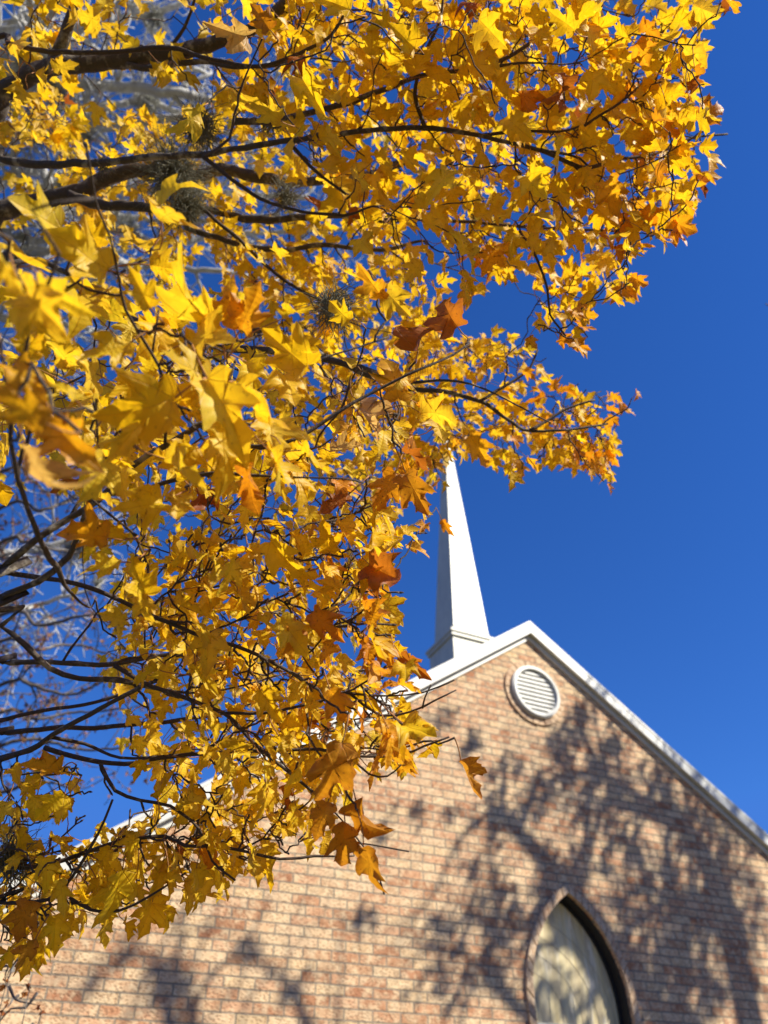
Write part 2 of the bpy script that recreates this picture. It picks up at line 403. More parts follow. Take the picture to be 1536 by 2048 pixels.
for i in range(n):
    a0, a1 = 2 * math.pi * (i + .06) / n, 2 * math.pi * (i + .94) / n; pr = .018 + random.uniform(-.004, .004)
    pts = [(VX + r * math.cos(a), VZ + r * math.sin(a)) for r, a in ((VR + .004, a0), (VR + .062, a0), (VR + .062, a1), (VR + .004, a1))]
    b.prism(pts, WY - pr, WY + .02)
ring(b, VR + .001, VR + .058, WY - .009, WY + .01)
b.build('brick_ring', M_ARCH, vent)
# pointed window
b = MB(); outp = arch_pts(0.0, 14, 1.0)
b.prism(outp, WY + .118, WY + .128)
win = None
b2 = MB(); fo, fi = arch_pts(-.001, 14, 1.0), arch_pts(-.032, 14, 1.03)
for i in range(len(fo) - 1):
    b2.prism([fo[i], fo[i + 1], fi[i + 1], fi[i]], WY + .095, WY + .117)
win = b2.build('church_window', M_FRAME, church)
b.build('glass', M_GLASS, win)
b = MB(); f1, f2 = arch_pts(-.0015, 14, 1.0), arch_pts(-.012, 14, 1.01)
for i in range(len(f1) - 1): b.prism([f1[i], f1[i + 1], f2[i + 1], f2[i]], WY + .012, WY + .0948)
b.build('dark_lining', M_FRAME, win)  # thin dark lining over the brick sides of the opening
b = MB()
for zb in (2.375, 1.62): b = MB(); b.box(WX - WW + .034, WX + WW - .034, WY + .085, WY + .112, zb, zb + .028); b.build('crossbar', M_LEAD, win)
b = MB()                                           # lead cames: uprights below, arcs above
for i in range(1, 8):
    x = WX - WW + i * 2 * WW / 8
    top = SPRING + (.0 if i > 4 else .1) - .05
    b.tube([(x, WY + .115, 1.03), (x, WY + .115, (1.03 + top) / 2), (x + .004, WY + .115, top)], [.002] * 3, 5)
for k in range(4):
    Rr = .38 + .14 * k; pts = []
    for i in range(22):
        a = R(8 + 4.3 * i); x, z = WX - WW - .02 + Rr * math.sin(a) * 1.05 - .02, SPRING - .12 + Rr * math.cos(a) * .92
        if in_poly(x, z, arch_pts(-.03)): pts.append((x, WY + .115, z))
    if len(pts) > 2: b.tube(pts, [.0014] * len(pts), 5)
b.build('lead_cames', M_LEAD, win)
b = MB()
def arch_ring(b, off0, off1, y0, y1, gap):
    import bisect
    inner, outr = arch_pts(off0, 40, 1.0), arch_pts(off1, 40, 1.0)
    def resample(pts):
        P = np.array(pts); d = np.r_[0, np.cumsum(np.linalg.norm(np.diff(P, axis=0), axis=1))]; return P, d / d[-1]
    Pi, di = resample(inner); Po, do = resample(outr)
    f = lambda P, d, t: (float(np.interp(t, d, P[:, 0])), float(np.interp(t, d, P[:, 1])))
    n = 70
    for i in range(n):
        t0, t1 = (i + gap) / n, (i + 1 - gap) / n; pr = random.uniform(-.004, .004) if gap else 0
        tm = (t0 + t1) / 2
        b.prism([f(Po, do, t0), f(Pi, di, t0), f(Pi, di, tm), f(Pi, di, t1), f(Po, do, t1), f(Po, do, tm)], y0 - pr, y1)
arch_ring(b, .003, .062, WY - .024, WY + .011, .07); arch_ring(b, .004, .058, WY - .012, WY + .009, 0)
b.build('brick_arch', M_ARCH, win)
b = MB(); b.box(WX - WW - .06, WX + WW + .06, WY - .05, WY + .14, .93, .999); b.build('sill', M_ARCH, win)
# steeple
SX, SY, SB = 4.12, 6.37 + .276, .276
b = MB(); b.box(SX - SB, SX + SB, SY - SB, SY + SB, 5.0, 6.12)
st = b.build('steeple', M_STEEPLE, church)
b = MB()
b.box(SX - SB - .022, SX + SB + .022, SY - SB - .022, SY + SB + .022, 6.122, 6.165)
b.box(SX - SB - .036, SX + SB + .036, SY - SB - .036, SY + SB + .036, 6.167, 6.20)
b.build('cap_moulding', M_STEEPLE, st)
b = MB(); V, F = [], []
prof = [(SB - .02, 6.202), (SB - .03, 6.235), (SB - .048, 6.30), (.205, 6.7), (.0195, 9.9), (.012, 10.05)]
for hw, z in prof: V += [(SX - hw, SY - hw, z), (SX + hw, SY - hw, z), (SX + hw, SY + hw, z), (SX - hw, SY + hw, z)]
for i in range(len(prof) - 1):
    for j in range(4): k = (j + 1) % 4; F.append((i * 4 + j, i * 4 + k, i * 4 + 4 + k, i * 4 + 4 + j))
F += [(3, 2, 1, 0), tuple(len(V) - 4 + j for j in range(4))]
b.add(V, F); b.build('spire', M_STEEPLE, st)
b = MB(); b.tube([(SX, SY, 10.03), (SX, SY, 10.3)], [.01, .01], 8)
th = np.linspace(0, np.pi, 9)
b.tube([(SX, SY, 10.3 + .035 - .035 * math.cos(a)) for a in th], [max(.001, .035 * math.sin(a)) for a in th], 12)
b.build('finial', M_WHITE, st)

# ------------------------------------------------------------------ leaf shapes
HALF_OUT = [(.07, -.01), (.16, -.025), (.25, -.01), (.34, .03), (.41, .085), (.355, .115), (.31, .14), (.295, .18), (.36, .215), (.425, .26), (.455, .345), (.525, .43), (.60, .545),
            (.51, .525), (.44, .545), (.37, .49), (.285, .465), (.215, .485), (.20, .55), (.215, .63), (.27, .735), (.195, .745), (.135, .81), (.065, .91)]
def leaf_variant(rng, rings=3, deep=1.0):
    """vertices (x across, y along 0..1, z off the plane), faces and leafxy of one curled blade"""
    wide = rng.uniform(.72, 1.04); asym = rng.uniform(-.12, .12)
    H = np.array(HALF_OUT); H = H * [1, 1] + rng.normal(0, .012, H.shape)
    H2 = np.array(HALF_OUT) + rng.normal(0, .012, (len(HALF_OUT), 2))
    out = np.concatenate([[(0, 0.0)], H * [wide * (1 + asym), 1], [(0, 1.0)], (H2 * [-wide * (1 - asym), 1])[::-1]])
    lob = rng.uniform(.85, 1.1); out[:, 1] = np.where(out[:, 1] > .55, .55 + (out[:, 1] - .55) * lob, out[:, 1])
    c = np.array([0, .30]); n = len(out); P = [c]; E = [0.0]
    for k in range(1, rings + 1):
        t = k / rings
        for q in out: P.append(c + (q - c) * t); E.append(t)
    P = np.array(P); E = np.array(E)
    F = [(0, 1 + i, 1 + (i + 1) % n) for i in range(n)]
    for k in range(rings - 1):
        for i in range(n):
            j = (i + 1) % n; F.append((1 + k * n + i, 1 + (k + 1) * n + i, 1 + (k + 1) * n + j, 1 + k * n + j))
    x, y = P[:, 0], P[:, 1]
    fold = rng.uniform(-.05, .85) * deep; droop = rng.uniform(-.3, 1.2) * deep; roll = rng.uniform(-.7, 1.3) * deep
    z = fold * np.abs(x) * .7
    z = z - roll * np.maximum(0, np.abs(x) - .25) ** 2 * 1.3
    z += rng.uniform(.01, .03) * np.sin(8 * x + rng.uniform(0, 6)) * np.sin(7 * y + rng.uniform(0, 6))
    z += rng.uniform(-.25, .25) * x * y * deep
    # bend along the length
    a = droop * np.clip(y, 0, 1.2) ** 1.3
    yy = y * np.cos(a * .6); zz = z - y * np.sin(a * .6) * .8
    # tips of the lobes curl
    zz += rng.uniform(-.2, .2) * deep * np.clip(E - .6, 0, 1) ** 2 * 4 * np.cos(3 * np.arctan2(x, y - .3) + rng.uniform(0, 6))
    return np.stack([x, yy, zz], 1), F, np.stack([x, y, E], 1)
rngL = np.random.default_rng(11)
LEAVES = [leaf_variant(rngL, 3) for _ in range(36)]
LEAVES_LO = [leaf_variant(rngL, 2) for _ in range(30)]
LEAVES_DRY = [leaf_variant(rngL, 3, 1.9) for _ in range(12)]

YEL = [(.95, .66, .02), (.95, .69, .035), (.94, .60, .016), (.95, .64, .022), (.93, .64, .04)]
AMB = [(.88, .45, .02), (.84, .38, .016), (.90, .50, .02), (.78, .32, .014)]
RUS = [(.44, .15, .018), (.34, .09, .016), (.50, .17, .02), (.46, .15, .018)]
PALE = [(.80, .56, .24), (.76, .50, .18), (.78, .52, .26)]
def leaf_colour(rng, age):
    """age 0 yellow .. .5 amber .. 1 russet"""
    r = age + rng.normal(0, .10)
    if r < .42: c = YEL[rng.integers(len(YEL))]
    elif r < .82: c = AMB[rng.integers(len(AMB))]
    else: c = RUS[rng.integers(len(RUS))]
    c = np.array(c) * rng.uniform(.86, 1.08)
    return np.array([*c, float(np.clip(age * 1.4 + rng.uniform(.0, .55), 0, 1))])
def put_leaf(b, base, d, nrm, size, col, variant):
    V, F, XY = variant
    d = unit(d); nrm = unit(nrm - d * (nrm @ d)); s_ = np.cross(d, nrm)
    W = base + size * (V[:, :1] * s_ + V[:, 1:2] * d + V[:, 2:] * nrm)
    b.add(W, F, col, XY)
def petiole(b, p0, p1, rng, r=.0008):
    m = (p0 + p1) / 2 + rng.normal(0, .12, 3) * np.linalg.norm(p1 - p0)
    P = np.array([p0, (p0 + 3 * m) / 4 * 1.0, (3 * m + p1) / 4, p1]); b.tube(P, [r * 1.3, r, r, r], 4)

# ------------------------------------------------------------------ the yellow maple
TRUNK = np.array([-1.42, 1.55, 0.0])
maple = thing('maple_tree', tuple(TRUNK), 'yellow and amber autumn maple reaching in from the left before the church', 'tree')
b = MB(); tp = [TRUNK + [0, 0, -.1], TRUNK + [.0, .0, .12], TRUNK + [.03, .01, .7], TRUNK + [.02, .05, 1.6], TRUNK + [.07, .04, 2.6], TRUNK + [.05, .0, 3.8], TRUNK + [.1, .06, 5.2], TRUNK + [.14, .0, 6.4]]
TP = catmull(tp, .12); zz = TP[:, 2]
b.tube(TP, np.interp(zz, [-.1, .15, .7, 2.6, 5.2, 6.4], [.24, .17, .135, .11, .05, .012]) + RNG.normal(0, .002, len(TP)), 14)
b.build('trunk', M_BARK, maple, True)
def trunk_at(z): return np.array([np.interp(z, TP[:, 2], TP[:, 0]), np.interp(z, TP[:, 2], TP[:, 1]), z])

# (name, depth at start, depth at end, width in px at start, at end, pixel path, runs back to trunk)
BR = [
 ('limb', 1.55, 1.45, 46, 26, [(-40, 235), (0, 190), (60, 152), (110, 132), (200, 125), (300, 112), (370, 98), (430, 85), (500, 60), (560, 20)], 1),
 ('branch', 1.53, 1.45, 24, 20, [(105, 130), (128, 70), (148, 15), (165, -60)], 0),
 ('branch', 1.40, 1.35, 11, 7, [(-30, 80), (20, 88), (100, 103), (230, 103), (340, 96), (420, 118), (520, 132), (600, 106), (660, 72)], 1),
 ('branch', 1.5, 1.42, 14, 7, [(240, 124), (300, 136), (400, 122), (470, 134), (560, 128)], 0),
 ('branch', 1.45, 1.38, 8, 5, [(340, 96), (370, 55), (388, 5), (395, -40)], 0),
 ('limb', 1.42, 1.30, 20, 9, [(-40, 300), (0, 318), (90, 330), (200, 325), (330, 312), (430, 306), (560, 284), (700, 266), (850, 256), (960, 272), (1080, 300)], 1),
 ('branch', 1.36, 1.34, 9, 6, [(405, 312), (450, 348), (520, 396), (600, 422), (690, 430)], 0),
 ('branch', 1.36, 1.36, 9, 5, [(580, 288), (630, 340), (692, 388)], 0),
 ('limb', 1.75, 1.85, 46, 17, [(-60, 440), (0, 422), (60, 406), (150, 386), (230, 350), (290, 340), (380, 352), (440, 340), (530, 358), (610, 362), (720, 352), (820, 318)], 1),
 ('limb', 1.73, 1.75, 24, 13, [(140, 392), (200, 410), (270, 412), (350, 420), (420, 420), (520, 440), (600, 436), (690, 430), (780, 440)], 0),
 ('branch', 1.7, 1.7, 13, 9, [(370, 452), (410, 468), (470, 486), (560, 500), (650, 490), (760, 500)], 0),
 ('branch', 1.66, 1.6, 8, 6, [(385, 398), (430, 440), (480, 480), (530, 530), (590, 575), (640, 600)], 0),
 ('branch', 1.4, 1.3, 14, 8, [(470, 240), (540, 245), (620, 225), (700, 205), (760, 182), (850, 150), (960, 140)], 0),
 ('limb', 1.5, 1.55, 26, 14, [(-40, 520), (10, 532), (70, 572), (150, 598), (200, 622), (270, 642), (400, 690), (520, 700), (640, 715), (720, 735)], 1),
 ('branch', 1.5, 1.6, 13, 8, [(15, 528), (75, 520), (150, 555), (200, 590)], 0),
 ('branch', 1.9, 2.1, 13, 4, [(500, 655), (600, 690), (700, 735), (800, 775), (880, 782), (960, 802), (1025, 846), (1060, 862), (1150, 858), (1215, 848)], 0),
 ('branch', 2.05, 2.1, 7, 4, [(1060, 862), (1100, 838), (1140, 815), (1190, 800)], 0),
 ('branch', 2.0, 2.05, 7, 4, [(960, 802), (1030, 760), (1060, 735), (1075, 700)], 0),
 ('branch', 1.3, 1.45, 9, 4, [(1080, 300), (1170, 335), (1230, 320), (1310, 308), (1380, 276), (1455, 268)], 0),
 ('branch', 1.3, 1.4, 6, 4, [(1170, 250), (1240, 205), (1290, 160), (1330, 110)], 0),
 ('branch', 1.32, 1.38, 8, 4, [(960, 272), (1040, 262), (1120, 262), (1170, 250)], 0),
 ('branch', 1.7, 1.6, 9, 5, [(780, 440), (880, 440), (960, 446), (1080, 456), (1230, 462)], 0),
 ('branch', 1.66, 1.62, 6, 4, [(1040, 462), (1075, 520), (1095, 580), (1100, 630), (1132, 672)], 0),
 ('branch', 1.3, 1.28, 9, 5, [(850, 256), (830, 190), (850, 110), (880, 40), (890, -40)], 0),
 ('branch', 1.35, 1.4, 9, 4, [(960, 140), (1040, 100), (1100, 50), (1150, 0), (1180, -60)], 0),
 ('limb', 0.95, 0.92, 17, 13, [(-40, 1165), (0, 1138), (75, 1078), (140, 1036), (200, 1000), (262, 930), (330, 890), (400, 850)], 1),
 ('branch', 0.92, 0.90, 11, 7, [(215, 988), (275, 985), (330, 965), (420, 948), (500, 950)], 0),
 ('branch', 0.9, 1.0, 10, 4, [(400, 850), (470, 890), (560, 890), (640, 850), (700, 810), (760, 778), (840, 738), (905, 710), (940, 686)], 0),
 ('branch', 0.6, 0.9, 10, 12, [(20, 880), (38, 960), (60, 1030), (95, 1108), (118, 1140)], 0),
 ('branch', 0.6, 0.52, 10, 8, [(20, 880), (30, 800), (48, 720), (70, 620)], 0),
 ('branch', 1.0, 0.95, 14, 12, [(-40, 1225), (0, 1196), (75, 1165), (128, 1122), (148, 1098)], 1),
 ('limb', 1.0, 1.05, 13, 7, [(-40, 1148), (0, 1145), (60, 1153), (150, 1166), (240, 1200), (310, 1234), (400, 1270), (470, 1293), (520, 1312), (580, 1345), (640, 1380), (700, 1386)], 1),
 ('branch', 1.15, 1.2, 13, 11, [(-40, 1225), (0, 1252), (50, 1290), (98, 1335), (160, 1356), (240, 1360)], 1),
 ('branch', 1.3, 1.35, 13, 8, [(-40, 1328), (0, 1326), (100, 1326), (222, 1328), (320, 1312), (420, 1305)], 1),
 ('branch', 1.1, 1.05, 10, 6, [(228, 1332), (300, 1370), (370, 1396), (448, 1426), (500, 1478), (560, 1530), (612, 1572)], 0),
 ('branch', 1.05, 1.05, 7, 5, [(448, 1426), (530, 1426), (610, 1410), (690, 1386)], 0),
 ('branch', 1.4, 1.45, 9, 6, [(-40, 1452), (0, 1440), (90, 1422), (190, 1405), (250, 1386), (292, 1368)], 1),
 ('branch', 1.45, 1.5, 12, 8, [(-40, 1470), (0, 1468), (100, 1456), (190, 1455), (280, 1448), (360, 1440)], 1),
 ('limb', 1.25, 1.15, 15, 10, [(-40, 1532), (0, 1517), (60, 1500), (120, 1460), (180, 1430), (262, 1384)], 1),
 ('branch', 1.25, 1.2, 11, 7, [(90, 1494), (150, 1514), (250, 1528), (330, 1514), (470, 1504), (560, 1500)], 0),
 ('branch', 1.22, 1.18, 8, 5, [(100, 1474), (170, 1488), (240, 1516), (330, 1512)], 0),
 ('branch', 1.05, 1.02, 7, 4, [(560, 1500), (640, 1498), (700, 1512), (800, 1511), (850, 1492), (898, 1474)], 0),
 ('branch', 1.02, 1.02, 5, 3, [(700, 1512), (738, 1548), (775, 1552), (802, 1530)], 0),
 ('branch', 1.05, 1.02, 6, 3, [(700, 1386), (760, 1430), (820, 1424), (872, 1400), (912, 1380)], 0),
 ('branch', 1.02, 1.02, 4, 3, [(845, 1416), (850, 1395), (862, 1370)], 0),
 ('limb', 1.2, 1.15, 11, 6, [(-40, 1740), (40, 1736), (100, 1728), (160, 1710), (230, 1685), (330, 1672), (370, 1690), (450, 1695), (560, 1718), (630, 1712)], 1),
 ('branch', 1.15, 1.12, 9, 5, [(-40, 1806), (0, 1806), (70, 1803), (112, 1790), (160, 1730), (200, 1660), (225, 1600)], 1),
 ('branch', 1.13, 1.12, 7, 4, [(140, 1795), (180, 1820), (240, 1821), (300, 1792), (372, 1745)], 0),
 ('branch', 1.2, 1.12, 8, 4, [(200, 1528), (230, 1580), (280, 1600), (340, 1612), (400, 1660), (425, 1722), (470, 1760)], 0),
 ('branch', 0.8, 0.72, 7, 6, [(330, 890), (330, 770), (300, 700), (252, 620), (238, 560)], 0),
 ('branch', 0.78, 0.76, 5, 4, [(305, 705), (312, 660), (318, 620)], 0),
 ('branch', 0.85, 0.82, 6, 4, [(400, 850), (425, 800), (440, 740), (470, 680)], 0),
]
SK_P, SK_R = [], []
for nm, z0, z1, w0, w1, path, to_trunk in BR:
    n = len(path); pts = []
    if sum(q[1] for q in path) / n < 530: z0, z1 = z0 * 1.28, z1 * 1.28
    if nm == 'limb': w0, w1 = w0 * .88, w1 * .88
    for i, (x, y) in enumerate(path):
        t = i / (n - 1); z = z0 + (z1 - z0) * t + .012 * math.sin(2.1 * i + x)
        pts.append(np.r_[up(x, y, z), (w0 + (w1 - w0) * t) / 2 / FPX * z])
    if to_trunk:
        a = pts[0][:3]; tz = max(.9, a[2] - .55 * np.linalg.norm((a - trunk_at(a[2]))[:2]))
        base = trunk_at(tz); mid = (a + base) / 2 + np.array([0, 0, .03])
        r0 = pts[0][3]; pts = [np.r_[base, r0 * 1.45], np.r_[mid, r0 * 1.2]] + pts
    e = pts[-1]; dl = unit(e[:3] - pts[-2][:3]); ex = min(.3, 45 * e[3] + .05)          # run out into a fine tip
    for f_, q_ in (((.35, .6), (.7, .35), (1.0, .16)) if w1 > 5 else ()): pts.append(np.r_[e[:3] + (dl + RNG.normal(0, .16, 3)) * ex * f_, max(.0012, e[3] * q_)])
    Q = catmull(pts, .018); rad = np.maximum(Q[:, 3], .0009)
    rad = rad * (1 + (.22 if w0 > 12 else .10) * np.array([mnoise.noise(Vector(q[:3] * 40)) for q in Q]))
    P = Q[:, :3] + np.array([[mnoise.noise(Vector(q[:3] * 22 + k * 9.0)) for k in range(3)] for q in Q]) * np.minimum(.006, rad * .6)[:, None]
    b = MB(); b.tube(P, rad, 10 if w0 > 15 else 7); b.build(nm, M_BARK if w0 > 12 else M_TWIG, maple, True)
    keep = [i for i in range(0, len(P), 2)]
    SK_P += [P[i] for i in keep]; SK_R += [rad[i] for i in keep]
SK_P, SK_R = np.array(SK_P), np.array(SK_R)

# crown outline as seen from the lawn: nothing grows past it
OUTLINE = [(-900, -500), (1500, -500), (1475, -20), (1460, 25), (1395, 45), (1420, 85), (1400, 130), (1380, 150), (1430, 175), (1450, 215), (1425, 260), (1430, 330), (1440, 360), (1405, 400), (1385, 440), (1392, 480),
           (1340, 495), (1285, 505), (1230, 530), (1260, 540), (1300, 575), (1250, 600), (1190, 580), (1185, 650), (1185, 705), (1145, 715), (1090, 660), (1045, 655), (1075, 600), (1060, 565), (1000, 585), (950, 600), (945, 660),
           (1020, 660), (1085, 700), (1130, 745), (1215, 775), (1285, 785), (1280, 815), (1230, 845), (1245, 925), (1220, 990), (1190, 960), (1150, 945), (1115, 930), (1075, 950), (1030, 975), (985, 935), (930, 925), (890, 930), (905, 1060),
           (865, 1130), (800, 1080), (770, 1120), (815, 1180), (800, 1260), (868, 1330), (850, 1360), (790, 1400), (868, 1470), (870, 1550), (780, 1545), (715, 1560), (700, 1640), (690, 1750), (640, 1700), (580, 1700), (560, 1770), (430, 1790), (400, 1840), (335, 1880), (225, 1885), (130, 1880), (70, 1950), (-40, 1960), (-900, 2000)]
GAPS = [[(-60, 985), (90, 990), (150, 1060), (130, 1180), (200, 1300), (240, 1500), (60, 1500), (-60, 1500)],
        [(235, 1560), (300, 1560), (330, 1610), (180, 1700), (100, 1690), (110, 1640)],
        [(60, 590), (180, 640), (250, 640), (230, 740), (60, 640)], [(0, 270), (120, 300), (120, 380), (0, 380)], [(190, 150), (420, 150), (420, 210), (200, 230)],
        [(250, 0), (400, 0), (390, 90), (260, 80)]]
# (polygon, nearest depth, farthest depth, number of shoots, age, size of leaf)
FILL = [
 ([(180, 1570), (500, 1430), (800, 1300), (830, 1430), (640, 1580), (500, 1650), (200, 1720)], 1.15, 1.5, 30, .15, .054),
 ([(560, -40), (1350, -40), (1400, 200), (1360, 430), (1100, 480), (900, 520), (660, 420)], 2.4, 3.1, 60, .2, .072),
 ([(0, 560), (700, 560), (880, 700), (880, 900), (780, 1050), (0, 980)], 2.3, 3.2, 56, .2, .066),
 ([(150, 1000), (760, 1000), (780, 1300), (600, 1480), (250, 1480)], 2.0, 2.8, 44, .2, .062),
 ([(300, 1000), (760, 1050), (790, 1300), (640, 1540), (420, 1500)], 1.05, 1.4, 24, .12, .056),
 ([(0, 1540), (220, 1560), (420, 1600), (560, 1640), (400, 1760), (120, 1850), (0, 1880)], 1.2, 1.6, 20, .2, .052),
 ([(60, 480), (480, 500), (620, 700), (520, 980), (220, 980), (60, 800)], .74, .95, 11, .06, .056),
 ([(560, -60), (1370, -60), (1390, 100), (1420, 210), (1400, 330), (1360, 450), (1240, 520), (1080, 500), (900, 540), (760, 500), (660, 400), (560, 240)], 1.6, 2.05, 140, .05, .074),
 ([(1180, 60), (1380, 60), (1430, 210), (1410, 300), (1390, 400), (1350, 480), (1200, 480)], 1.7, 1.95, 26, .34, .072),
 ([(820, 640), (940, 660), (1050, 690), (1150, 760), (1240, 800), (1230, 930), (1150, 930), (1030, 940), (960, 910), (880, 900), (800, 920), (780, 800)], 2.25, 2.55, 62, .14, .062),
 ([(1080, 780), (1240, 790), (1230, 960), (1100, 920)], 2.25, 2.6, 16, .48, .060),
 ([(480, 480), (700, 470), (900, 520), (900, 700), (820, 960), (640, 1050), (520, 800)], 2.1, 3.0, 66, .1, .062),
 ([(0, 180), (420, 190), (640, 420), (700, 560), (450, 600), (0, 470)], 2.2, 3.2, 56, .14, .062),
 ([(0, -40), (560, -60), (560, 260), (430, 210), (200, 130), (0, 160)], 1.75, 2.4, 24, .1, .072),
 ([(900, 480), (1260, 500), (1280, 580), (1180, 680), (1090, 640), (1060, 560), (940, 560)], 1.9, 2.2, 16, .38, .068),
 ([(420, 930), (720, 1000), (800, 1120), (800, 1300), (850, 1480), (760, 1530), (680, 1560), (560, 1600), (420, 1480), (340, 1200)], 1.0, 1.3, 60, .1, .056),
 ([(680, 1120), (800, 1150), (800, 1350), (850, 1480), (800, 1520), (700, 1450)], .98, 1.2, 16, .5, .056),
 ([(200, 1040), (420, 1000), (420, 1480), (560, 1600), (330, 1500), (220, 1300)], 1.15, 1.55, 28, .08, .056),
 ([(0, 1530), (200, 1540), (460, 1560), (640, 1590), (640, 1690), (420, 1760), (280, 1800), (100, 1860), (0, 1890)], 1.15, 1.4, 52, .2, .053),
 ([(130, 1000), (700, 1000), (720, 1420), (230, 1400)], 2.0, 2.5, 40, .12, .056),
 ([(0, 640), (500, 620), (600, 1000), (200, 1000), (0, 900)], 1.05, 1.9, 22, .1, .058),
 ([(560, 700), (800, 720), (860, 1080), (640, 1080)], 1.05, 1.55, 16, .36, .056),
]
tips = []
rng = np.random.default_rng(5)
for poly, za, zb, cnt, age, size in FILL:
    xs_, ys_ = [p[0] for p in poly], [p[1] for p in poly]; k = 0; tries = 0
    while k < cnt * 1.7 and tries < 6000:
        tries += 1
        x, y = rng.uniform(min(xs_), max(xs_)), rng.uniform(min(ys_), max(ys_))
        if not in_poly(x, y, poly): continue
        if any(in_poly(x, y, g) for g in GAPS) and rng.random() < .85: continue
        z = za + (zb - za) * rng.random() ** 1.2
        tips.append((up(x, y, z), age, size)); k += 1
# shoots that stand proud of the outline, one by one
for x, y, z, age in [(1385, 90, 1.5, .5), (1440, 10, 1.5, .6), (1365, 125, 1.5, .9), (1405, 215, 1.45, .35), (1340, 270, 1.4, .5), (1395, 365, 1.5, .6), (1345, 345, 1.45, .5), (1255, 568, 1.6, .55), (1155, 690, 1.6, .5),
                     (1150, 640, 1.6, .5), (1080, 650, 1.65, .5), (1340, 460, 1.45, .5), (1260, 490, 1.5, .5), (1205, 960, 2.1, .55), (1262, 800, 2.1, .6), (1010, 690, 2.1, .3), (1040, 950, 2.1, .4), (1160, 915, 2.1, .5), (885, 885, 2.1, .3), (905, 870, 2.15, .3), (870, 900, 2.1, .3), (925, 880, 2.1, .3), (880, 860, 2.2, .3), (895, 905, 2.2, .4), (910, 895, 2.2, .3), (890, 880, 2.3, .2), (875, 915, 2.2, .5), (900, 850, 2.3, .2), (915, 915, 2.2, .3), (882, 935, 2.1, .4), (872, 960, 2.0, .5), (895, 925, 2.1, .3), (868, 925, 2.1, .4)]:
    tips.append((up(x, y, z), age, .055))
N_BARE = 0
for poly, za, zb, cnt, age, size in FILL:
    xs_, ys_ = [p[0] for p in poly], [p[1] for p in poly]
    for _ in range(cnt // 2):
        x, y = rng.uniform(min(xs_), max(xs_)), rng.uniform(min(ys_), max(ys_))
        if in_poly(x, y, poly) and rng.random() < .75: tips.append((up(x, y, za + (zb - za) * rng.random() * .7), age, -size))
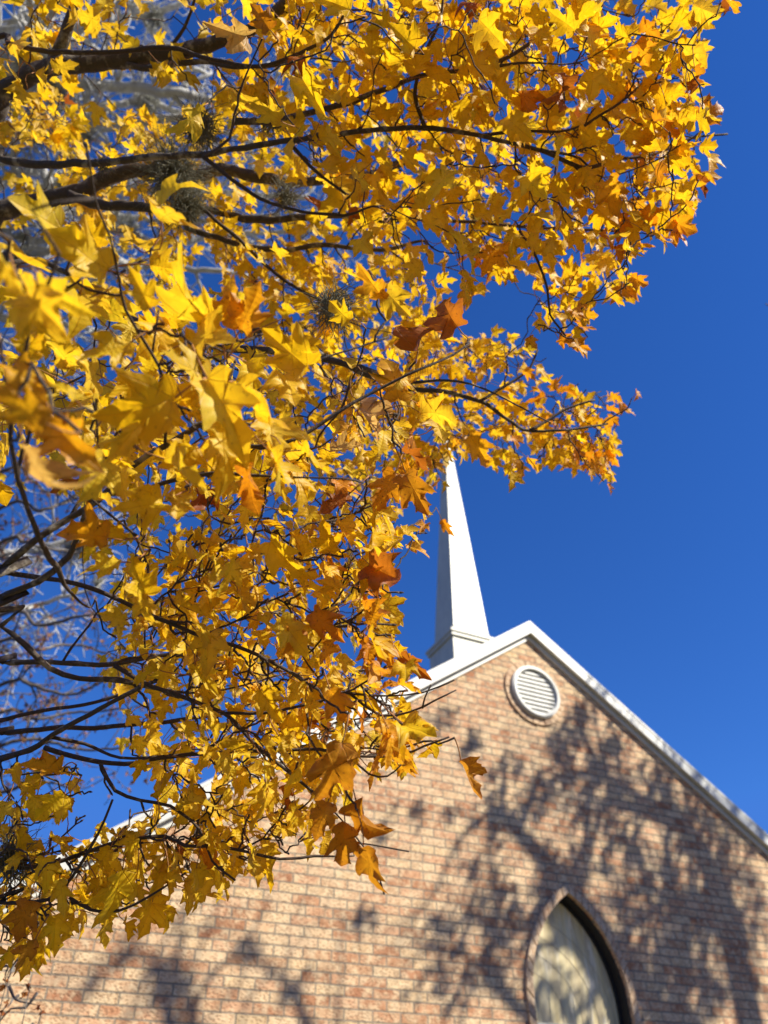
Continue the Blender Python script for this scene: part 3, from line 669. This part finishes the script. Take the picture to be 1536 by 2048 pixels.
# the leaves that show largest: base px, tip px, depth at base, depth at tip, colour set, turn about the midrib
Y_, A_, R_, P_, B_ = 'y', 'a', 'r', 'p', 'b'
BIG = [
 (215, 540, 85, 452, .70, .64, Y_, -.6), (50, 575, 130, 690, .43, .42, Y_, .5), (75, 572, 178, 632, .44, .43, Y_, .2), (-5, 500, 42, 602, .40, .40, Y_, .9), (300, 615, 252, 525, .66, .64, Y_, .1),
 (405, 648, 322, 515, .72, .66, Y_, 1.0), (430, 665, 404, 565, .72, .70, Y_, .1), (480, 662, 527, 553, .74, .72, A_, .2), (468, 645, 455, 548, .75, .73, A_, -.3), (256, 690, 148, 716, .66, .63, Y_, .5),
 (616, 736, 522, 655, .80, .77, Y_, 0.), (400, 686, 338, 692, .74, .71, Y_, -.2), (420, 756, 300, 704, .70, .64, Y_, .7), (415, 756, 502, 890, .68, .66, Y_, .3), (350, 795, 218, 852, .66, .62, Y_, -.4),
 (300, 828, 205, 932, .68, .66, Y_, .2), (90, 846, -40, 762, .40, .38, A_, .3), (108, 846, 186, 938, .46, .45, A_, -.2), (50, 898, 96, 1035, .43, .43, P_, 1.1), (62, 722, 36, 618, .55, .54, Y_, 0.),
 (20, 722, 98, 812, .45, .44, A_, -.4), (150, 800, 112, 748, .60, .60, Y_, .9), (400, 896, 304, 936, .72, .70, Y_, .5), (446, 846, 456, 1004, .72, .70, Y_, .5), (490, 930, 513, 1036, .78, .78, A_, 1.0),
 (330, 1002, 212, 1026, .80, .76, Y_, -.5), (762, 592, 712, 514, .86, .82, A_, .5), (768, 580, 818, 628, .86, .84, Y_, .1), (215, 1076, 108, 1056, .80, .78, A_, -.3), (250, 1076, 196, 1030, .84, .82, Y_, .6),
 (292, 1192, 254, 1104, .82, .80, Y_, .4), (276, 1190, 305, 1256, .82, .82, Y_, .4), (240, 1124, 142, 1146, .82, .80, Y_, .8), (250, 1240, 194, 1228, .92, .90, Y_, .2), (660, 1102, 640, 1035, .95, .92, Y_, .3),
 (740, 1130, 812, 1172, .92, .90, R_, .1), (622, 1222, 690, 1290, .90, .88, A_, .3), (684, 1486, 640, 1622, .84, .82, B_, .2), (656, 1604, 624, 1692, .90, .89, B_, .1),
 (690, 1645, 680, 1756, .88, .88, B_, .0), (712, 1602, 752, 1702, .88, .88, B_, .9), (727, 1690, 756, 1816, .86, .86, B_, .8), (811, 946, 856, 1036, .92, .91, B_, .1), (790, 945, 744, 1032, .96, .95, A_, -.2),
 (696, 990, 630, 1032, .95, .93, R_, .5), (916, 655, 868, 588, .98, .96, R_, -.2), (836, 702, 848, 620, .98, .97, R_, .8), (796, 802, 790, 708, .98, .97, A_, .5), (716, 802, 757, 892, .95, .94, P_, .8),
 (662, 904, 732, 898, .97, .97, P_, 1.0), (1122, 182, 1080, 202, 1.12, 1.1, R_, .5), (1128, 180, 1132, 128, 1.12, 1.1, R_, .7), (496, 74, 412, 52, 1.0, .96, P_, .2), (400, 224, 350, 270, 1.05, 1.02, Y_, .6),
 (922, 1522, 952, 1606, 1.02, 1.02, B_, 1.0), (802, 1310, 870, 1362, .98, .97, R_, .2), (786, 1320, 790, 1362, .98, .97, R_, .5), (884, 1040, 908, 1078, 1.6, 1.6, A_, .3), (1394, 240, 1456, 208, 1.42, 1.40, A_, .1),
 (1310, 250, 1372, 278, 1.32, 1.30, A_, .1), (1215, 358, 1238, 436, 1.25, 1.24, A_, .0), (1340, 440, 1396, 468, 1.38, 1.37, A_, .1), (1392, 350, 1412, 402, 1.45, 1.45, R_, .4), (1392, 96, 1420, 74, 1.5, 1.5, A_, .3),
 (1440, 8, 1462, 32, 1.5, 1.5, R_, .4), (1262, 552, 1300, 576, 1.62, 1.62, A_, .1), (1140, 682, 1186, 704, 1.64, 1.64, A_, .3), (700, 640, 650, 600, 1.1, 1.1, Y_, .3), (560, 240, 480, 190, 1.0, .97, Y_, .2),
 (600, 150, 640, 215, 1.02, 1.0, Y_, .0), (540, 60, 500, 0, 1.02, 1.0, A_, .2), (700, 20, 620, -20, 1.0, .98, Y_, .4), (830, 96, 770, 40, 1.05, 1.0, Y_, .2), (960, 40, 1010, 95, 1.08, 1.05, Y_, .1), (1150, 60, 1090, 20, 1.1, 1.08, Y_, .3),
 (1010, 230, 1070, 290, 1.15, 1.12, Y_, .2), (900, 340, 850, 400, 1.15, 1.12, Y_, .4), (1050, 350, 1100, 410, 1.15, 1.13, Y_, .1), (540, 1080, 600, 1160, .92, .90, Y_, .3), (470, 1120, 430, 1200, .90, .88, Y_, .5),
 (560, 1240, 620, 1310, .9, .88, Y_, .2), (520, 1380, 570, 1450, .95, .94, Y_, .1), (660, 1380, 700, 1460, .9, .89, A_, .3), (740, 1250, 760, 1190, .92, .91, A_, .2), (390, 1330, 440, 1400, .98, .96, Y_, .3),
 (120, 1540, 30, 1530, 1.05, 1.02, A_, .4), (130, 1590, 60, 1650, 1.05, 1.03, Y_, .2), (60, 1800, 20, 1900, 1.02, 1.0, B_, .2), (120, 1760, 130, 1840, 1.05, 1.04, Y_, .2), (220, 1700, 170, 1760, 1.1, 1.1, Y_, .2), (245, 1740, 215, 1870, 1.06, 1.05, Y_, .7),
 (70, 1880, 20, 1955, 1.02, 1.0, B_, .6), (940, 870, 985, 935, 1.9, 1.9, A_, .2),
]

# leaves spread into a mosaic: a shoot drops most leaves that would sit in another leaf's shade
SA = unit(np.cross(S, [0, 0, 1.0])); SBv = np.cross(S, SA); MOS = {}
def mos_add(p, sz):
    a_, b_ = p @ SA, p @ SBv; MOS.setdefault((int(a_ // .06), int(b_ // .06)), []).append((a_, b_, sz))
def mos_hits(p, sz, f):
    a_, b_ = p @ SA, p @ SBv; i, j = int(a_ // .06), int(b_ // .06); n_ = 0
    for u in (-1, 0, 1):
        for v in (-1, 0, 1):
            for q in MOS.get((i + u, j + v), ()):
                if (q[0] - a_) ** 2 + (q[1] - b_) ** 2 < (f * (q[2] + sz) / 2) ** 2: n_ += 1
    return n_
SEEN = {}
for q in BIG[:100]:
    k_ = 1.3 if q[1] < 520 and q[4] > .9 else (1.22 if q[4] < .6 else 1.05)
    p0_, p1_ = up(q[0], q[1], q[4] * k_), up(q[2], q[3], q[5] * k_); mos_add(p0_ * .5 + p1_ * .5, np.linalg.norm(p1_ - p0_) * .8)
VIEW_OUT = unit(RT * 1.0 + UP * .05 + FW * .35)
d0 = np.array([np.min(np.linalg.norm(SK_P - t[0], axis=1)) for t in tips])
tw = MB(); fol = MB(); n_leaves = 0
PET = MB()
cap = 40000; NP = np.zeros((cap, 3)); NR = np.zeros(cap); nn = len(SK_P); NP[:nn] = SK_P; NR[:nn] = SK_R
def attach(tip, outdir):
    D = tip - NP[:nn]; L_ = np.linalg.norm(D, axis=1); cosv = (D @ outdir) / (L_ + 1e-9)
    cost = L_ * (1 + 1.2 * np.clip(.45 - cosv, 0, 2)) + (L_ < .03) * 1.0
    i = int(np.argmin(cost)); return i, NP[i].copy(), NR[i], L_[i]
def grow(tip, outdir, r_tip=.0014):
    global nn
    i, a, ra, ln = attach(tip, outdir)
    m1 = a + (tip - a) * .35 + rng.normal(0, .06, 3) * ln; m2 = a + (tip - a) * .72 + rng.normal(0, .05, 3) * ln + np.array([0, 0, -.02]) * ln
    P = catmull([a, m1, m2, tip], max(.012, ln / 14)); k = len(P)
    rb = min(ra * .75, r_tip + .0042 * ln + .0004); rb = max(rb, r_tip)
    P[1:-1] += rng.normal(0, .0016, (k - 2, 3))
    rad = np.linspace(rb, r_tip, k)
    rad *= 1 + .22 * (np.arange(k) % 4 == 2)
    tw.tube(P, rad, 5)
    q = P[1:-1]
    if nn + len(q) < cap: NP[nn:nn + len(q)] = q; NR[nn:nn + len(q)] = rad[1:-1]; nn += len(q)
    return P
for idx in np.argsort(d0 + RNG.uniform(0, .12, len(d0))):
    tip, age, size = tips[idx]
    outdir = unit(unit((tip - trunk_at(tip[2])) * [1, 1, .5]) + .4 * VIEW_OUT + rng.normal(0, .25, 3))
    P = grow(tip, outdir)
    ln = np.linalg.norm(P[-1] - P[0]); T = unit(P[-1] - P[-3]); z = (tip - CAM) @ FW
    side = unit(np.cross(T, rng.normal(0, 1, 3)))
    nodes = [(P[-1], T, side)]
    s_acc = 0.0; k = len(P) - 1; nxt = rng.uniform(.025, .045)
    while k > 1 and len(nodes) < 4:
        s_acc += np.linalg.norm(P[k] - P[k - 1]); k -= 1
        if s_acc > nxt:
            side = np.cross(T, side); nodes.append((P[k], T, side)); nxt = s_acc + rng.uniform(.03, .05)
    bp = [P[-1], P[-1] + T * .003, P[-1] + T * .007]; tw.tube(bp, [.0015, .0019, .0005], 5)
    for ni, (q, tdir, sd_) in enumerate(nodes):
        ds = [sd_, -sd_] + ([tdir] if ni == 0 else [])
        for dd in ds:
            if rng.random() < .1 or (size < 0 and rng.random() < .82): continue
            pl = rng.uniform(.02, .06)
            pd = unit(dd * .75 + tdir * .5 + np.array([0, 0, -.25]) + rng.normal(0, .25, 3))
            lb = q + pd * pl + np.array([0, 0, -.004])
            if rng.random() < (.58 if proj(lb)[1] < 960 else .38):                      # blade held out more or less level
                ld = unit(pd * 1.0 + outdir * .35 + np.array([0, 0, -.35]) + rng.normal(0, .35, 3)); nrm = unit(np.array([.12, -.15, 1.0]) + rng.normal(0, .36, 3))
            else:                                       # blade hanging from its stalk, turned to the light
                ld = unit(pd * .35 + outdir * .15 + np.array([0, 0, -.9]) + rng.normal(0, .35, 3)); nrm = unit(np.array([.25, -1.0, .2]) + rng.normal(0, .45, 3))
            sz = abs(size) * rng.uniform(.62, 1.12)
            cx_, cy_, cz_ = proj(lb + ld * sz * .6)
            if cz_ < .35 or not in_poly(cx_, cy_, OUTLINE): continue
            if any(in_poly(cx_, cy_, g) for g in GAPS) and rng.random() < .75: continue
            cen = lb + ld * sz * .45; hits = mos_hits(cen, sz, .5); key = (int(cx_ // 30), int(cy_ // 30)); seen = SEEN.get(key, 0)
            low = cy_ > 960
            lim = ((.25, .4, .6) if low else (.12, .2, .35)) if seen == 0 else ((.74, .88, .95) if low else (.55, .74, .88))
            if hits and rng.random() < lim[min(hits, 3) - 1]: continue
            mos_add(cen, sz); SEEN[key] = seen + 1; ag = age
            if rng.random() < .008: ag = .95
            col = leaf_colour(rng, ag)
            near = cz_ < 1.75
            var = (LEAVES if near else LEAVES_LO)[rng.integers(36 if near else 30)]
            if ag > .8: var = LEAVES_DRY[rng.integers(12)]
            if low: var = (var[0] * [rng.uniform(.62, .95), 1, 1.15], var[1], var[2])
            put_leaf(fol, lb, ld, nrm, sz, col, var); petiole(PET, q, lb, rng); n_leaves += 1
print('leaves', n_leaves, 'tips', len(tips))
tag(fol.build('crown', M_LEAF, maple, True), 'mass of yellow and amber star-shaped maple leaves', kind='stuff')

CO = {'b': [(.62, .29, .02), (.56, .25, .018), (.66, .33, .025)], 'y': YEL, 'a': AMB, 'r': RUS, 'p': PALE}
LBL = {'b': 'brownish amber drooping maple leaf', 'r': 'russet brown drying maple leaf', 'p': 'pale papery half-dried maple leaf', 'a': 'amber orange maple leaf'}
rb_ = np.random.default_rng(21)
for bx, by, tx, ty, z0, z1, cset, turn in BIG[:100]:
    k_ = 1.3 if by < 520 and z0 > .9 else (1.22 if z0 < .6 else 1.05); z0, z1 = z0 * k_, z1 * k_
    B0, T0 = up(bx, by, z0), up(tx, ty, z1); d = T0 - B0; size = np.linalg.norm(d)
    to_cam = unit(CAM - B0); nrm = unit(to_cam - unit(d) * (to_cam @ unit(d))); sv = np.cross(unit(d), nrm)
    nrm = nrm * math.cos(turn) + sv * math.sin(turn) * rb_.choice([-1, 1])
    c = np.array(CO[cset][rb_.integers(len(CO[cset]))]) * rb_.uniform(.92, 1.06)
    c = [*c, {'y': .25, 'a': .75, 'r': .9, 'p': .5, 'b': .9}[cset]]
    lib = LEAVES_DRY if cset in 'rp' else LEAVES
    V, F, XY = lib[rb_.integers(len(lib))]; V = V.copy()
    V[:, 0] *= .68 if ty - by > 1.2 * abs(tx - bx) else .76                   # hanging leaves close up along the midrib
    V[:, 2] *= 1.1
    reach = V[int(np.argmax(XY[:, 1]))]                     # keep the tip where it is seen
    b = MB(); put_leaf(b, B0, d, nrm, size * .95 / max(.75, reach[1]), c, (V, F, XY))
    o = b.build('leaf', M_LEAF, maple, True)
    if cset in LBL: o['label'] = LBL[cset]
    # petiole and the shoot it sits on
    outdir = unit(unit(B0 - trunk_at(B0[2])) + .5 * VIEW_OUT)
    q = B0 - unit(d) * rb_.uniform(.02, .035) + np.array([0, 0, .01]); petiole(PET, q, B0, rb_, .0009)
    grow(q, outdir)
tag(tw.build('twigs', M_TWIG, maple, True), 'fine dark twigs', kind='stuff')
M_PET = mat_flat('petiole', (.38, .17, .05)); tag(PET.build('leaf_stalks', M_PET, maple, True), 'thin reddish leaf stalks', kind='stuff')

# ------------------------------------------------------------------ ball moss on the maple's limbs
def moss_mesh(rad, n, seed, width=.0008):
    rg = np.random.default_rng(seed); b = MB()
    for _ in range(n):
        d = unit(rg.normal(0, 1, 3)); ln = rad * rg.uniform(.55, 1.15); bend = unit(np.cross(d, rg.normal(0, 1, 3))) * rg.uniform(-1.7, 1.9)
        t = np.linspace(0, 1, 6)[:, None]
        P = rad * .2 * rg.normal(0, 1, 3) + d * ln * t + bend * ln * t ** 2 * .6 + rg.normal(0, .03, (6, 3)) * rad * t
        b.tube(P, width * np.array([1.3, 1.2, 1.0, .8, .5, .2]), 4)
    return b
MOSS = [(345, 345, 2.05, .125, 420, 'largest dark ball moss clump, between the two middle limbs at upper left'),
        (375, 415, 2.1, .09, 260, 'ball moss clump hanging under the forked limb, below the largest clump'),
        (400, 255, 1.85, .085, 220, 'ball moss clump above the thin upper limb, among yellow leaves'),
        (545, 240, 1.9, .06, 150, 'small ball moss clump at the branch right of the upper clump'),
        (205, 330, 1.8, .036, 50, 'tiny sparse tuft of ball moss on the thin limb left of the largest clump'),
        (570, 395, 2.2, .07, 160, 'grey ball moss clump at the far end of the middle limb'),
        (668, 615, 1.3, .062, 130, 'single round spiky ball moss clump on a thin branch near the centre of the crown'),
        (25, 1718, 1.2, .062, 150, 'dark ball moss clump on the low limb beside the white roof edge')]
for i, (x, y, z, r_, n_, lb_) in enumerate(MOSS):
    p = up(x, y, z); o = moss_mesh(r_ * .8, int(n_ * 1.7), 100 + i).build('ball_moss', M_MOSS, None, True); o.location = p
    tag(o, lb_, 'ball moss', 'ball moss clumps on the maple')

# ------------------------------------------------------------------ trees behind
def spread(b, P, rad, rng, n, ln, level, leafcb=None, upb=.2):
    """side shoots along a branch, recursively"""
    for _ in range(n):
        i = rng.integers(len(P) // 5, len(P)); a = P[i]; T = unit(P[min(i + 1, len(P) - 1)] - P[max(i - 1, 0)])
        d = unit(T * .6 + unit(np.cross(T, rng.normal(0, 1, 3))) * .9 + np.array([0, 0, upb])); l = ln * rng.uniform(.5, 1.3)
        Q = catmull([a, a + d * l * .4 + rng.normal(0, .06, 3) * l, a + d * l * .75 + rng.normal(0, .09, 3) * l, a + d * l + rng.normal(0, .12, 3) * l], l / 8)
        rr = np.linspace(rad[i] * .55, max(.005, rad[i] * .2), len(Q)); b.tube(Q, rr, 5)
        if leafcb: leafcb(Q, rng)
        if level > 0: spread(b, Q, rr, rng, max(2, n // 2), ln * .5, level - 1, leafcb, upb)
rg = np.random.default_rng(31)
base = up(-760, 700, 9.5); base = np.array([base[0], base[1], 0])
mossy = thing('bare_tree', tuple(base), 'bare pale grey tree hung with grey moss, behind the yellow maple', 'tree')
tp = catmull([np.r_[base, .30], np.r_[base + [.1, 0, 2.5], .26], np.r_[base + [.2, .1, 6], .22], np.r_[base + [.5, .2, 10], .12], np.r_[base + [.6, .2, 14], .03]], .3)
b = MB(); b.tube(tp[:, :3], tp[:, 3], 12); b.build('trunk', M_GREYBARK, mossy, True)
GL = [([(0, 150), (120, 168), (230, 172), (340, 185), (480, 208), (600, 215)], 9.0, 22), ([(0, 70), (90, 95), (170, 60), (240, 40), (330, 20), (420, -20)], 9.5, 18), ([(0, 292), (110, 276), (250, 250), (380, 235), (450, 232)], 9.0, 20),
      ([(0, 366), (110, 372), (210, 376), (450, 386), (620, 395)], 10, 18), ([(100, 480), (330, 486), (480, 470), (700, 456)], 10, 12), ([(60, 512), (200, 522), (300, 530), (430, 540), (560, 560)], 9.5, 14),
      ([(130, 0), (230, 60), (300, 110), (420, 150)], 9.0, 14), ([(0, 640), (140, 650), (300, 690), (420, 720)], 10, 10), ([(0, 210), (160, 215), (300, 205), (430, 260), (560, 300)], 9.6, 14), ([(0, 440), (180, 430), (360, 445), (560, 430)], 9.8, 12),
      ([(0, 1108), (80, 1096), (150, 1080), (230, 1055)], 9.5, 10), ([(0, 1222), (60, 1212), (130, 1192), (200, 1175)], 9.5, 9)]
sp_pts = []
for path, z, wpx in GL:
    first = up(*path[0], z); tz = max(2.5, first[2] - 2.2); tb = np.array([np.interp(tz, tp[:, 2], tp[:, 0]), np.interp(tz, tp[:, 2], tp[:, 1]), tz])
    r0 = wpx * 1.35 / 2 / FPX * z; pts = [np.r_[tb, r0 * 1.6]] + [np.r_[up(x, y, z + rg.normal(0, .25)), r0 * (1 - .7 * i / len(path))] for i, (x, y) in enumerate(path)]
    Q = catmull(pts, .12); P = Q[:, :3] + rg.normal(0, .012, (len(Q), 3)); b = MB(); b.tube(P, Q[:, 3], 7)
    spread(b, P, Q[:, 3], rg, 24, .85, 1, None, .1); b.build('limb', M_GREYBARK, mossy, True)
    for _ in range(5):
        i = rg.integers(len(P) // 4, len(P)); sp_pts.append(P[i])
gm = [moss_mesh(.19, 190, 60 + k, .004).mesh('moss_tuft', True) for k in range(4)]
for me in gm: me.materials.append(M_GMOSS)
for k, p in enumerate(sp_pts):
    o = bpy.data.objects.new('moss_tuft', gm[k % 4]); COL.objects.link(o); o.location = p + rg.normal(0, .06, 3)
    o.rotation_euler = tuple(rg.uniform(0, 6, 3)); s_ = rg.uniform(.5, 1.25); o.scale = (s_ * 1.3, s_, s_)
    tag(o, 'grey moss tuft growing on the bare pale tree behind the maple', 'moss', 'grey moss tufts on the bare tree')

rg = np.random.default_rng(77)
base = up(-500, 1500, 7.7); base = np.array([base[0], base[1], 0])
rus = thing('russet_tree', tuple(base), 'thin twiggy tree with sparse small russet leaves, low behind the maple at left', 'tree')
tp = catmull([np.r_[base, .13], np.r_[base + [.05, 0, 1.5], .11], np.r_[base + [.2, .1, 3.2], .085], np.r_[base + [.3, .2, 5.5], .04], np.r_[base + [.4, .1, 7], .01]], .2)
b = MB(); b.tube(tp[:, :3], tp[:, 3], 10); b.build('trunk', M_RUSSETBARK, rus, True)
rl = MB(); RUS2 = [(.26, .11, .05), (.34, .16, .07), (.24, .10, .05), (.42, .22, .08)]
def rleaf(Q, rng):
    for q in Q[2:]:
        if rng.random() < .33:
            c = [*np.array(RUS2[rng.integers(4)]) * rng.uniform(.8, 1.1), .6]
            put_leaf(rl, q + rng.normal(0, .01, 3), unit(np.array([0, 0, -.6]) + rng.normal(0, .5, 3)), unit(S + rng.normal(0, .8, 3)), rng.uniform(.03, .06), c, LEAVES_LO[rng.integers(30)])
b = MB()
RL = [([(-20, 1030), (90, 1020), (170, 985), (240, 960)], 8), ([(-20, 1100), (60, 1090), (150, 1105), (260, 1080)], 8), ([(-20, 1240), (80, 1250), (180, 1230), (290, 1225)], 7.5), ([(-20, 1290), (70, 1300), (160, 1290), (260, 1330)], 8),
      ([(-20, 1380), (60, 1370), (140, 1390), (230, 1350)], 7.6), ([(-20, 1430), (60, 1440), (150, 1425), (260, 1420)], 8), ([(-20, 1500), (80, 1480), (170, 1500), (280, 1490)], 7.8), ([(-20, 960), (100, 950), (200, 900)], 8.2), ([(-20, 1590), (60, 1560), (150, 1575)], 7.8)]
for path, z in RL:
    first = up(*path[0], z); tz = max(1.0, first[2] - .9); tb = np.array([np.interp(tz, tp[:, 2], tp[:, 0]), np.interp(tz, tp[:, 2], tp[:, 1]), tz])
    pts = [np.r_[tb, .035]] + [np.r_[up(x, y, z + rg.normal(0, .15)), .022 * (1 - .75 * i / len(path))] for i, (x, y) in enumerate(path)]
    Q = catmull(pts, .08); P = Q[:, :3] + rg.normal(0, .008, (len(Q), 3)); bb = MB(); bb.tube(P, Q[:, 3], 6); spread(bb, P, Q[:, 3], rg, 12, .5, 1, rleaf, .25)
    bb.build('limb', M_RUSSETBARK, rus, True)
tag(rl.build('foliage', M_RLEAF, rus, True), 'sparse small russet leaves', kind='stuff')

# thin bare sapling in front of the wall, lower left
rg = np.random.default_rng(15)
tipp = up(45, 1985, 2.3); base = np.array([tipp[0] - .12, tipp[1] - .05, 0])
sap = thing('bare_sapling', tuple(base), 'thin bare sapling with a few withered leaves before the brick wall', 'shrub')
b = MB(); sl = MB()
for tx, ty in [(45, 1985), (18, 2000), (75, 2010), (10, 1960), (-30, 1990)]:
    t_ = up(tx, ty, 2.3 + rg.normal(0, .05)); Q = catmull([base + rg.normal(0, .01, 3) * [1, 1, 0], base * .5 + t_ * .5 + rg.normal(0, .04, 3), t_ + [0, 0, -.12] + rg.normal(0, .02, 3), t_], .06)
    rr = np.linspace(.006, .0012, len(Q)); b.tube(Q, rr, 5)
    spread(b, Q[len(Q) * 2 // 3:], rr[len(Q) * 2 // 3:], rg, 4, .1, 0)
    for q in Q[-3:]:
        c = [*np.array(RUS[rg.integers(4)]) * .6, .9]; put_leaf(sl, q, unit(np.array([0, 0, -1]) + rg.normal(0, .5, 3)), rg.normal(0, 1, 3), rg.uniform(.02, .035), c, LEAVES_DRY[rg.integers(12)])
b.build('stems', M_RUSSETBARK, sap, True); sl.build('withered_leaves', M_RLEAF, sap, True)

# ------------------------------------------------------------------ the tree beside the lawn whose shade mottles the wall
rg = np.random.default_rng(99); SC, OX, OY = 2.239, 850, 1350
def shade(cx_, cy_, t):
    w0 = wallpt(OX + cx_ / SC, OY + cy_ / SC, WY); t = t - 1.5 + 1.5 * min(1, max(0, (cx_ - 900) / 600))
    while t < 14:                                  # the tree stands beside the view, never in it
        p = w0 + S * t; x, y, z = proj(p)
        if z < .3 or x > 1640 + 110 or y > 2300: break
        t += .15
    return p
foot = shade(1440, 1500, 7.7); base = np.array([foot[0], foot[1], 0])
oak = thing('leafy_tree', tuple(base), 'broad half-bare tree on the lawn that shades the brick wall', 'tree')
b = MB(); Q = catmull([np.r_[base, .26], np.r_[base + [0, 0, 1.2], .19], np.r_[base + [.05, .03, 4], .16], np.r_[foot, .12], np.r_[shade(1395, 1200, 7.7), .125], np.r_[shade(1340, 1050, 7.7), .115], np.r_[shade(1290, 920, 7.7), .10],
                       np.r_[shade(1250, 820, 7.7), .085], np.r_[shade(1170, 690, 7.7), .07], np.r_[shade(1110, 600, 7.7), .055], np.r_[shade(1070, 480, 7.7), .02]], .2)
b.tube(Q[:, :3], Q[:, 3], 12); b.build('trunk', M_RUSSETBARK, oak, True); tq = Q
ob_, ol = MB(), MB()
def oleaf(p, rad, n):
    for _ in range(n):
        q = p + rg.normal(0, 1, 3) * rad * .62; c = [*np.array(AMB[rg.integers(4)]) * .8, .5]
        put_leaf(ol, q, unit(np.array([0, 0, -.5]) + rg.normal(0, .7, 3)), unit(S + rg.normal(0, .7, 3)), rg.uniform(.04, .075), c, LEAVES_LO[rg.integers(30)])
SB_ = [([(1500, 1900), (1300, 1750), (1150, 1600), (1150, 1400), (1175, 1200), (1150, 1080)], .055), ([(1395, 1200), (1250, 1100), (1150, 1050), (1078, 1000), (1088, 900), (1080, 760), (1100, 640)], .035),
       ([(1300, 1750), (1080, 1540), (930, 1350), (760, 1100), (620, 930), (560, 860), (490, 780), (420, 710), (365, 645), (300, 600)], .05), ([(1340, 1050), (1180, 1000), (1076, 1010), (990, 1080), (920, 1130), (870, 1180)], .03),
       ([(1300, 1750), (900, 1750), (500, 1560), (250, 1290), (320, 1200), (350, 1130)], .03), ([(1170, 690), (950, 600), (830, 560), (825, 470), (720, 300), (690, 150)], .03), ([(1110, 600), (980, 560), (880, 490), (760, 440), (600, 460), (500, 500)], .025),
       ([(900, 1750), (0, 1880), (-800, 1850), (-1080, 1800), (-1140, 1560), (-1175, 1420), (-1200, 1300)], .035), ([(-1080, 1800), (-1040, 1560), (-1090, 1400), (-1300, 1230)], .022), ([(0, 1880), (-500, 1600), (-580, 1420), (-800, 1230)], .02)]
for path, r0 in SB_:
    n = len(path); Q = catmull([np.r_[shade(x, y, 7.7 + .4 * math.sin(i * .9 + x * .004) * (i > 0)), 1.75 * r0 * (1 - .55 * i / (n - 1))] for i, (x, y) in enumerate(path)], .15)
    ob_.tube(Q[:, :3], Q[:, 3], 7); spread(ob_, Q[:, :3], Q[:, 3], rg, 13 if path[-1][0] > 0 else 4, .6, 1)
BL = [(690, 150, 30), (740, 180, 40), (640, 250, 60), (590, 310, 45), (680, 280, 40), (850, 310, 50), (900, 250, 40), (520, 490, 50), (620, 460, 60), (720, 430, 60), (780, 450, 60), (870, 490, 55), (700, 600, 60), (790, 600, 60), (830, 660, 50), (920, 580, 40),
      (1060, 470, 60), (1060, 530, 60), (1120, 650, 60), (1200, 620, 60), (1180, 720, 50), (300, 640, 70), (370, 620, 60), (450, 590, 50), (520, 600, 40), (310, 480, 45), (420, 410, 30), (200, 310, 40), (950, 790, 40), (870, 730, 40), (700, 830, 50), (800, 840, 35),
      (640, 880, 70), (560, 870, 60), (680, 940, 50), (330, 940, 55), (240, 1000, 30), (210, 870, 30), (100, 640, 25), (430, 1030, 50), (300, 1110, 50), (60, 1120, 60), (150, 1140, 60), (370, 1150, 40), (60, 1330, 70), (230, 1350, 70), (340, 1330, 60),
      (150, 1400, 60), (480, 1350, 50), (1330, 700, 60), (1280, 650, 50), (1380, 740, 60), (1460, 770, 40), (1300, 800, 50), (1330, 900, 60), (1370, 1000, 60), (1290, 1020, 50), (1450, 900, 50), (1420, 1080, 60), (1480, 1000, 50), (1130, 1130, 70), (1060, 1150, 60),
      (980, 1070, 50), (950, 960, 40), (870, 1000, 40), (1200, 1100, 60), (1100, 1230, 60), (1200, 1250, 50), (1290, 1200, 60), (1050, 1270, 50), (950, 1260, 40), (1380, 1200, 60), (1480, 1150, 60), (1120, 1300, 50), (1050, 1340, 40), (1150, 1380, 60), (1180, 1480, 60),
      (1250, 1400, 50), (1300, 1450, 50), (1380, 1400, 50), (1450, 1340, 50), (1150, 1540, 60), (1010, 1450, 50), (1080, 1500, 50), (1480, 1450, 60), (620, 1270, 60), (700, 1360, 60), (600, 1390, 50), (540, 1360, 40), (760, 1400, 50), (1000, 260, 40), (1180, 480, 40), (1350, 560, 50), (1480, 690, 40),
      (-280, 1110, 50), (-800, 1230, 45), (-1330, 1210, 50), (-1180, 1320, 60), (-1200, 1430, 70), (-1480, 1370, 50), (-1080, 1420, 45), (-580, 1400, 45), (60, 200, 50), (180, 330, 40), (-40, 620, 40), (-200, 700, 40)]
for _ in range(40): BL.append((rg.uniform(450, 1450), rg.uniform(250, 1500), rg.uniform(12, 24)))
BL = [q for q in BL if q[1] > 60 + (q[0] - 560) * .62]
for x, y, r_ in BL:
    p = shade(x, y, 7.7 + rg.normal(0, .35)); z = (wallpt(OX + x / SC, OY + y / SC, WY) - CAM) @ FW
    rw = r_ / SC / FPX * z
    oleaf(p, rw * 1.0, int(10 + 2500 * rw * rw))
    # a shoot carries the clump
    D = np.linalg.norm(tq[:, :3] - p, axis=1)
ob_.build('branches', M_RUSSETBARK, oak, True); tag(ol.build('crown', M_LEAF, oak, True), 'scattered clumps of autumn leaves', kind='stuff')
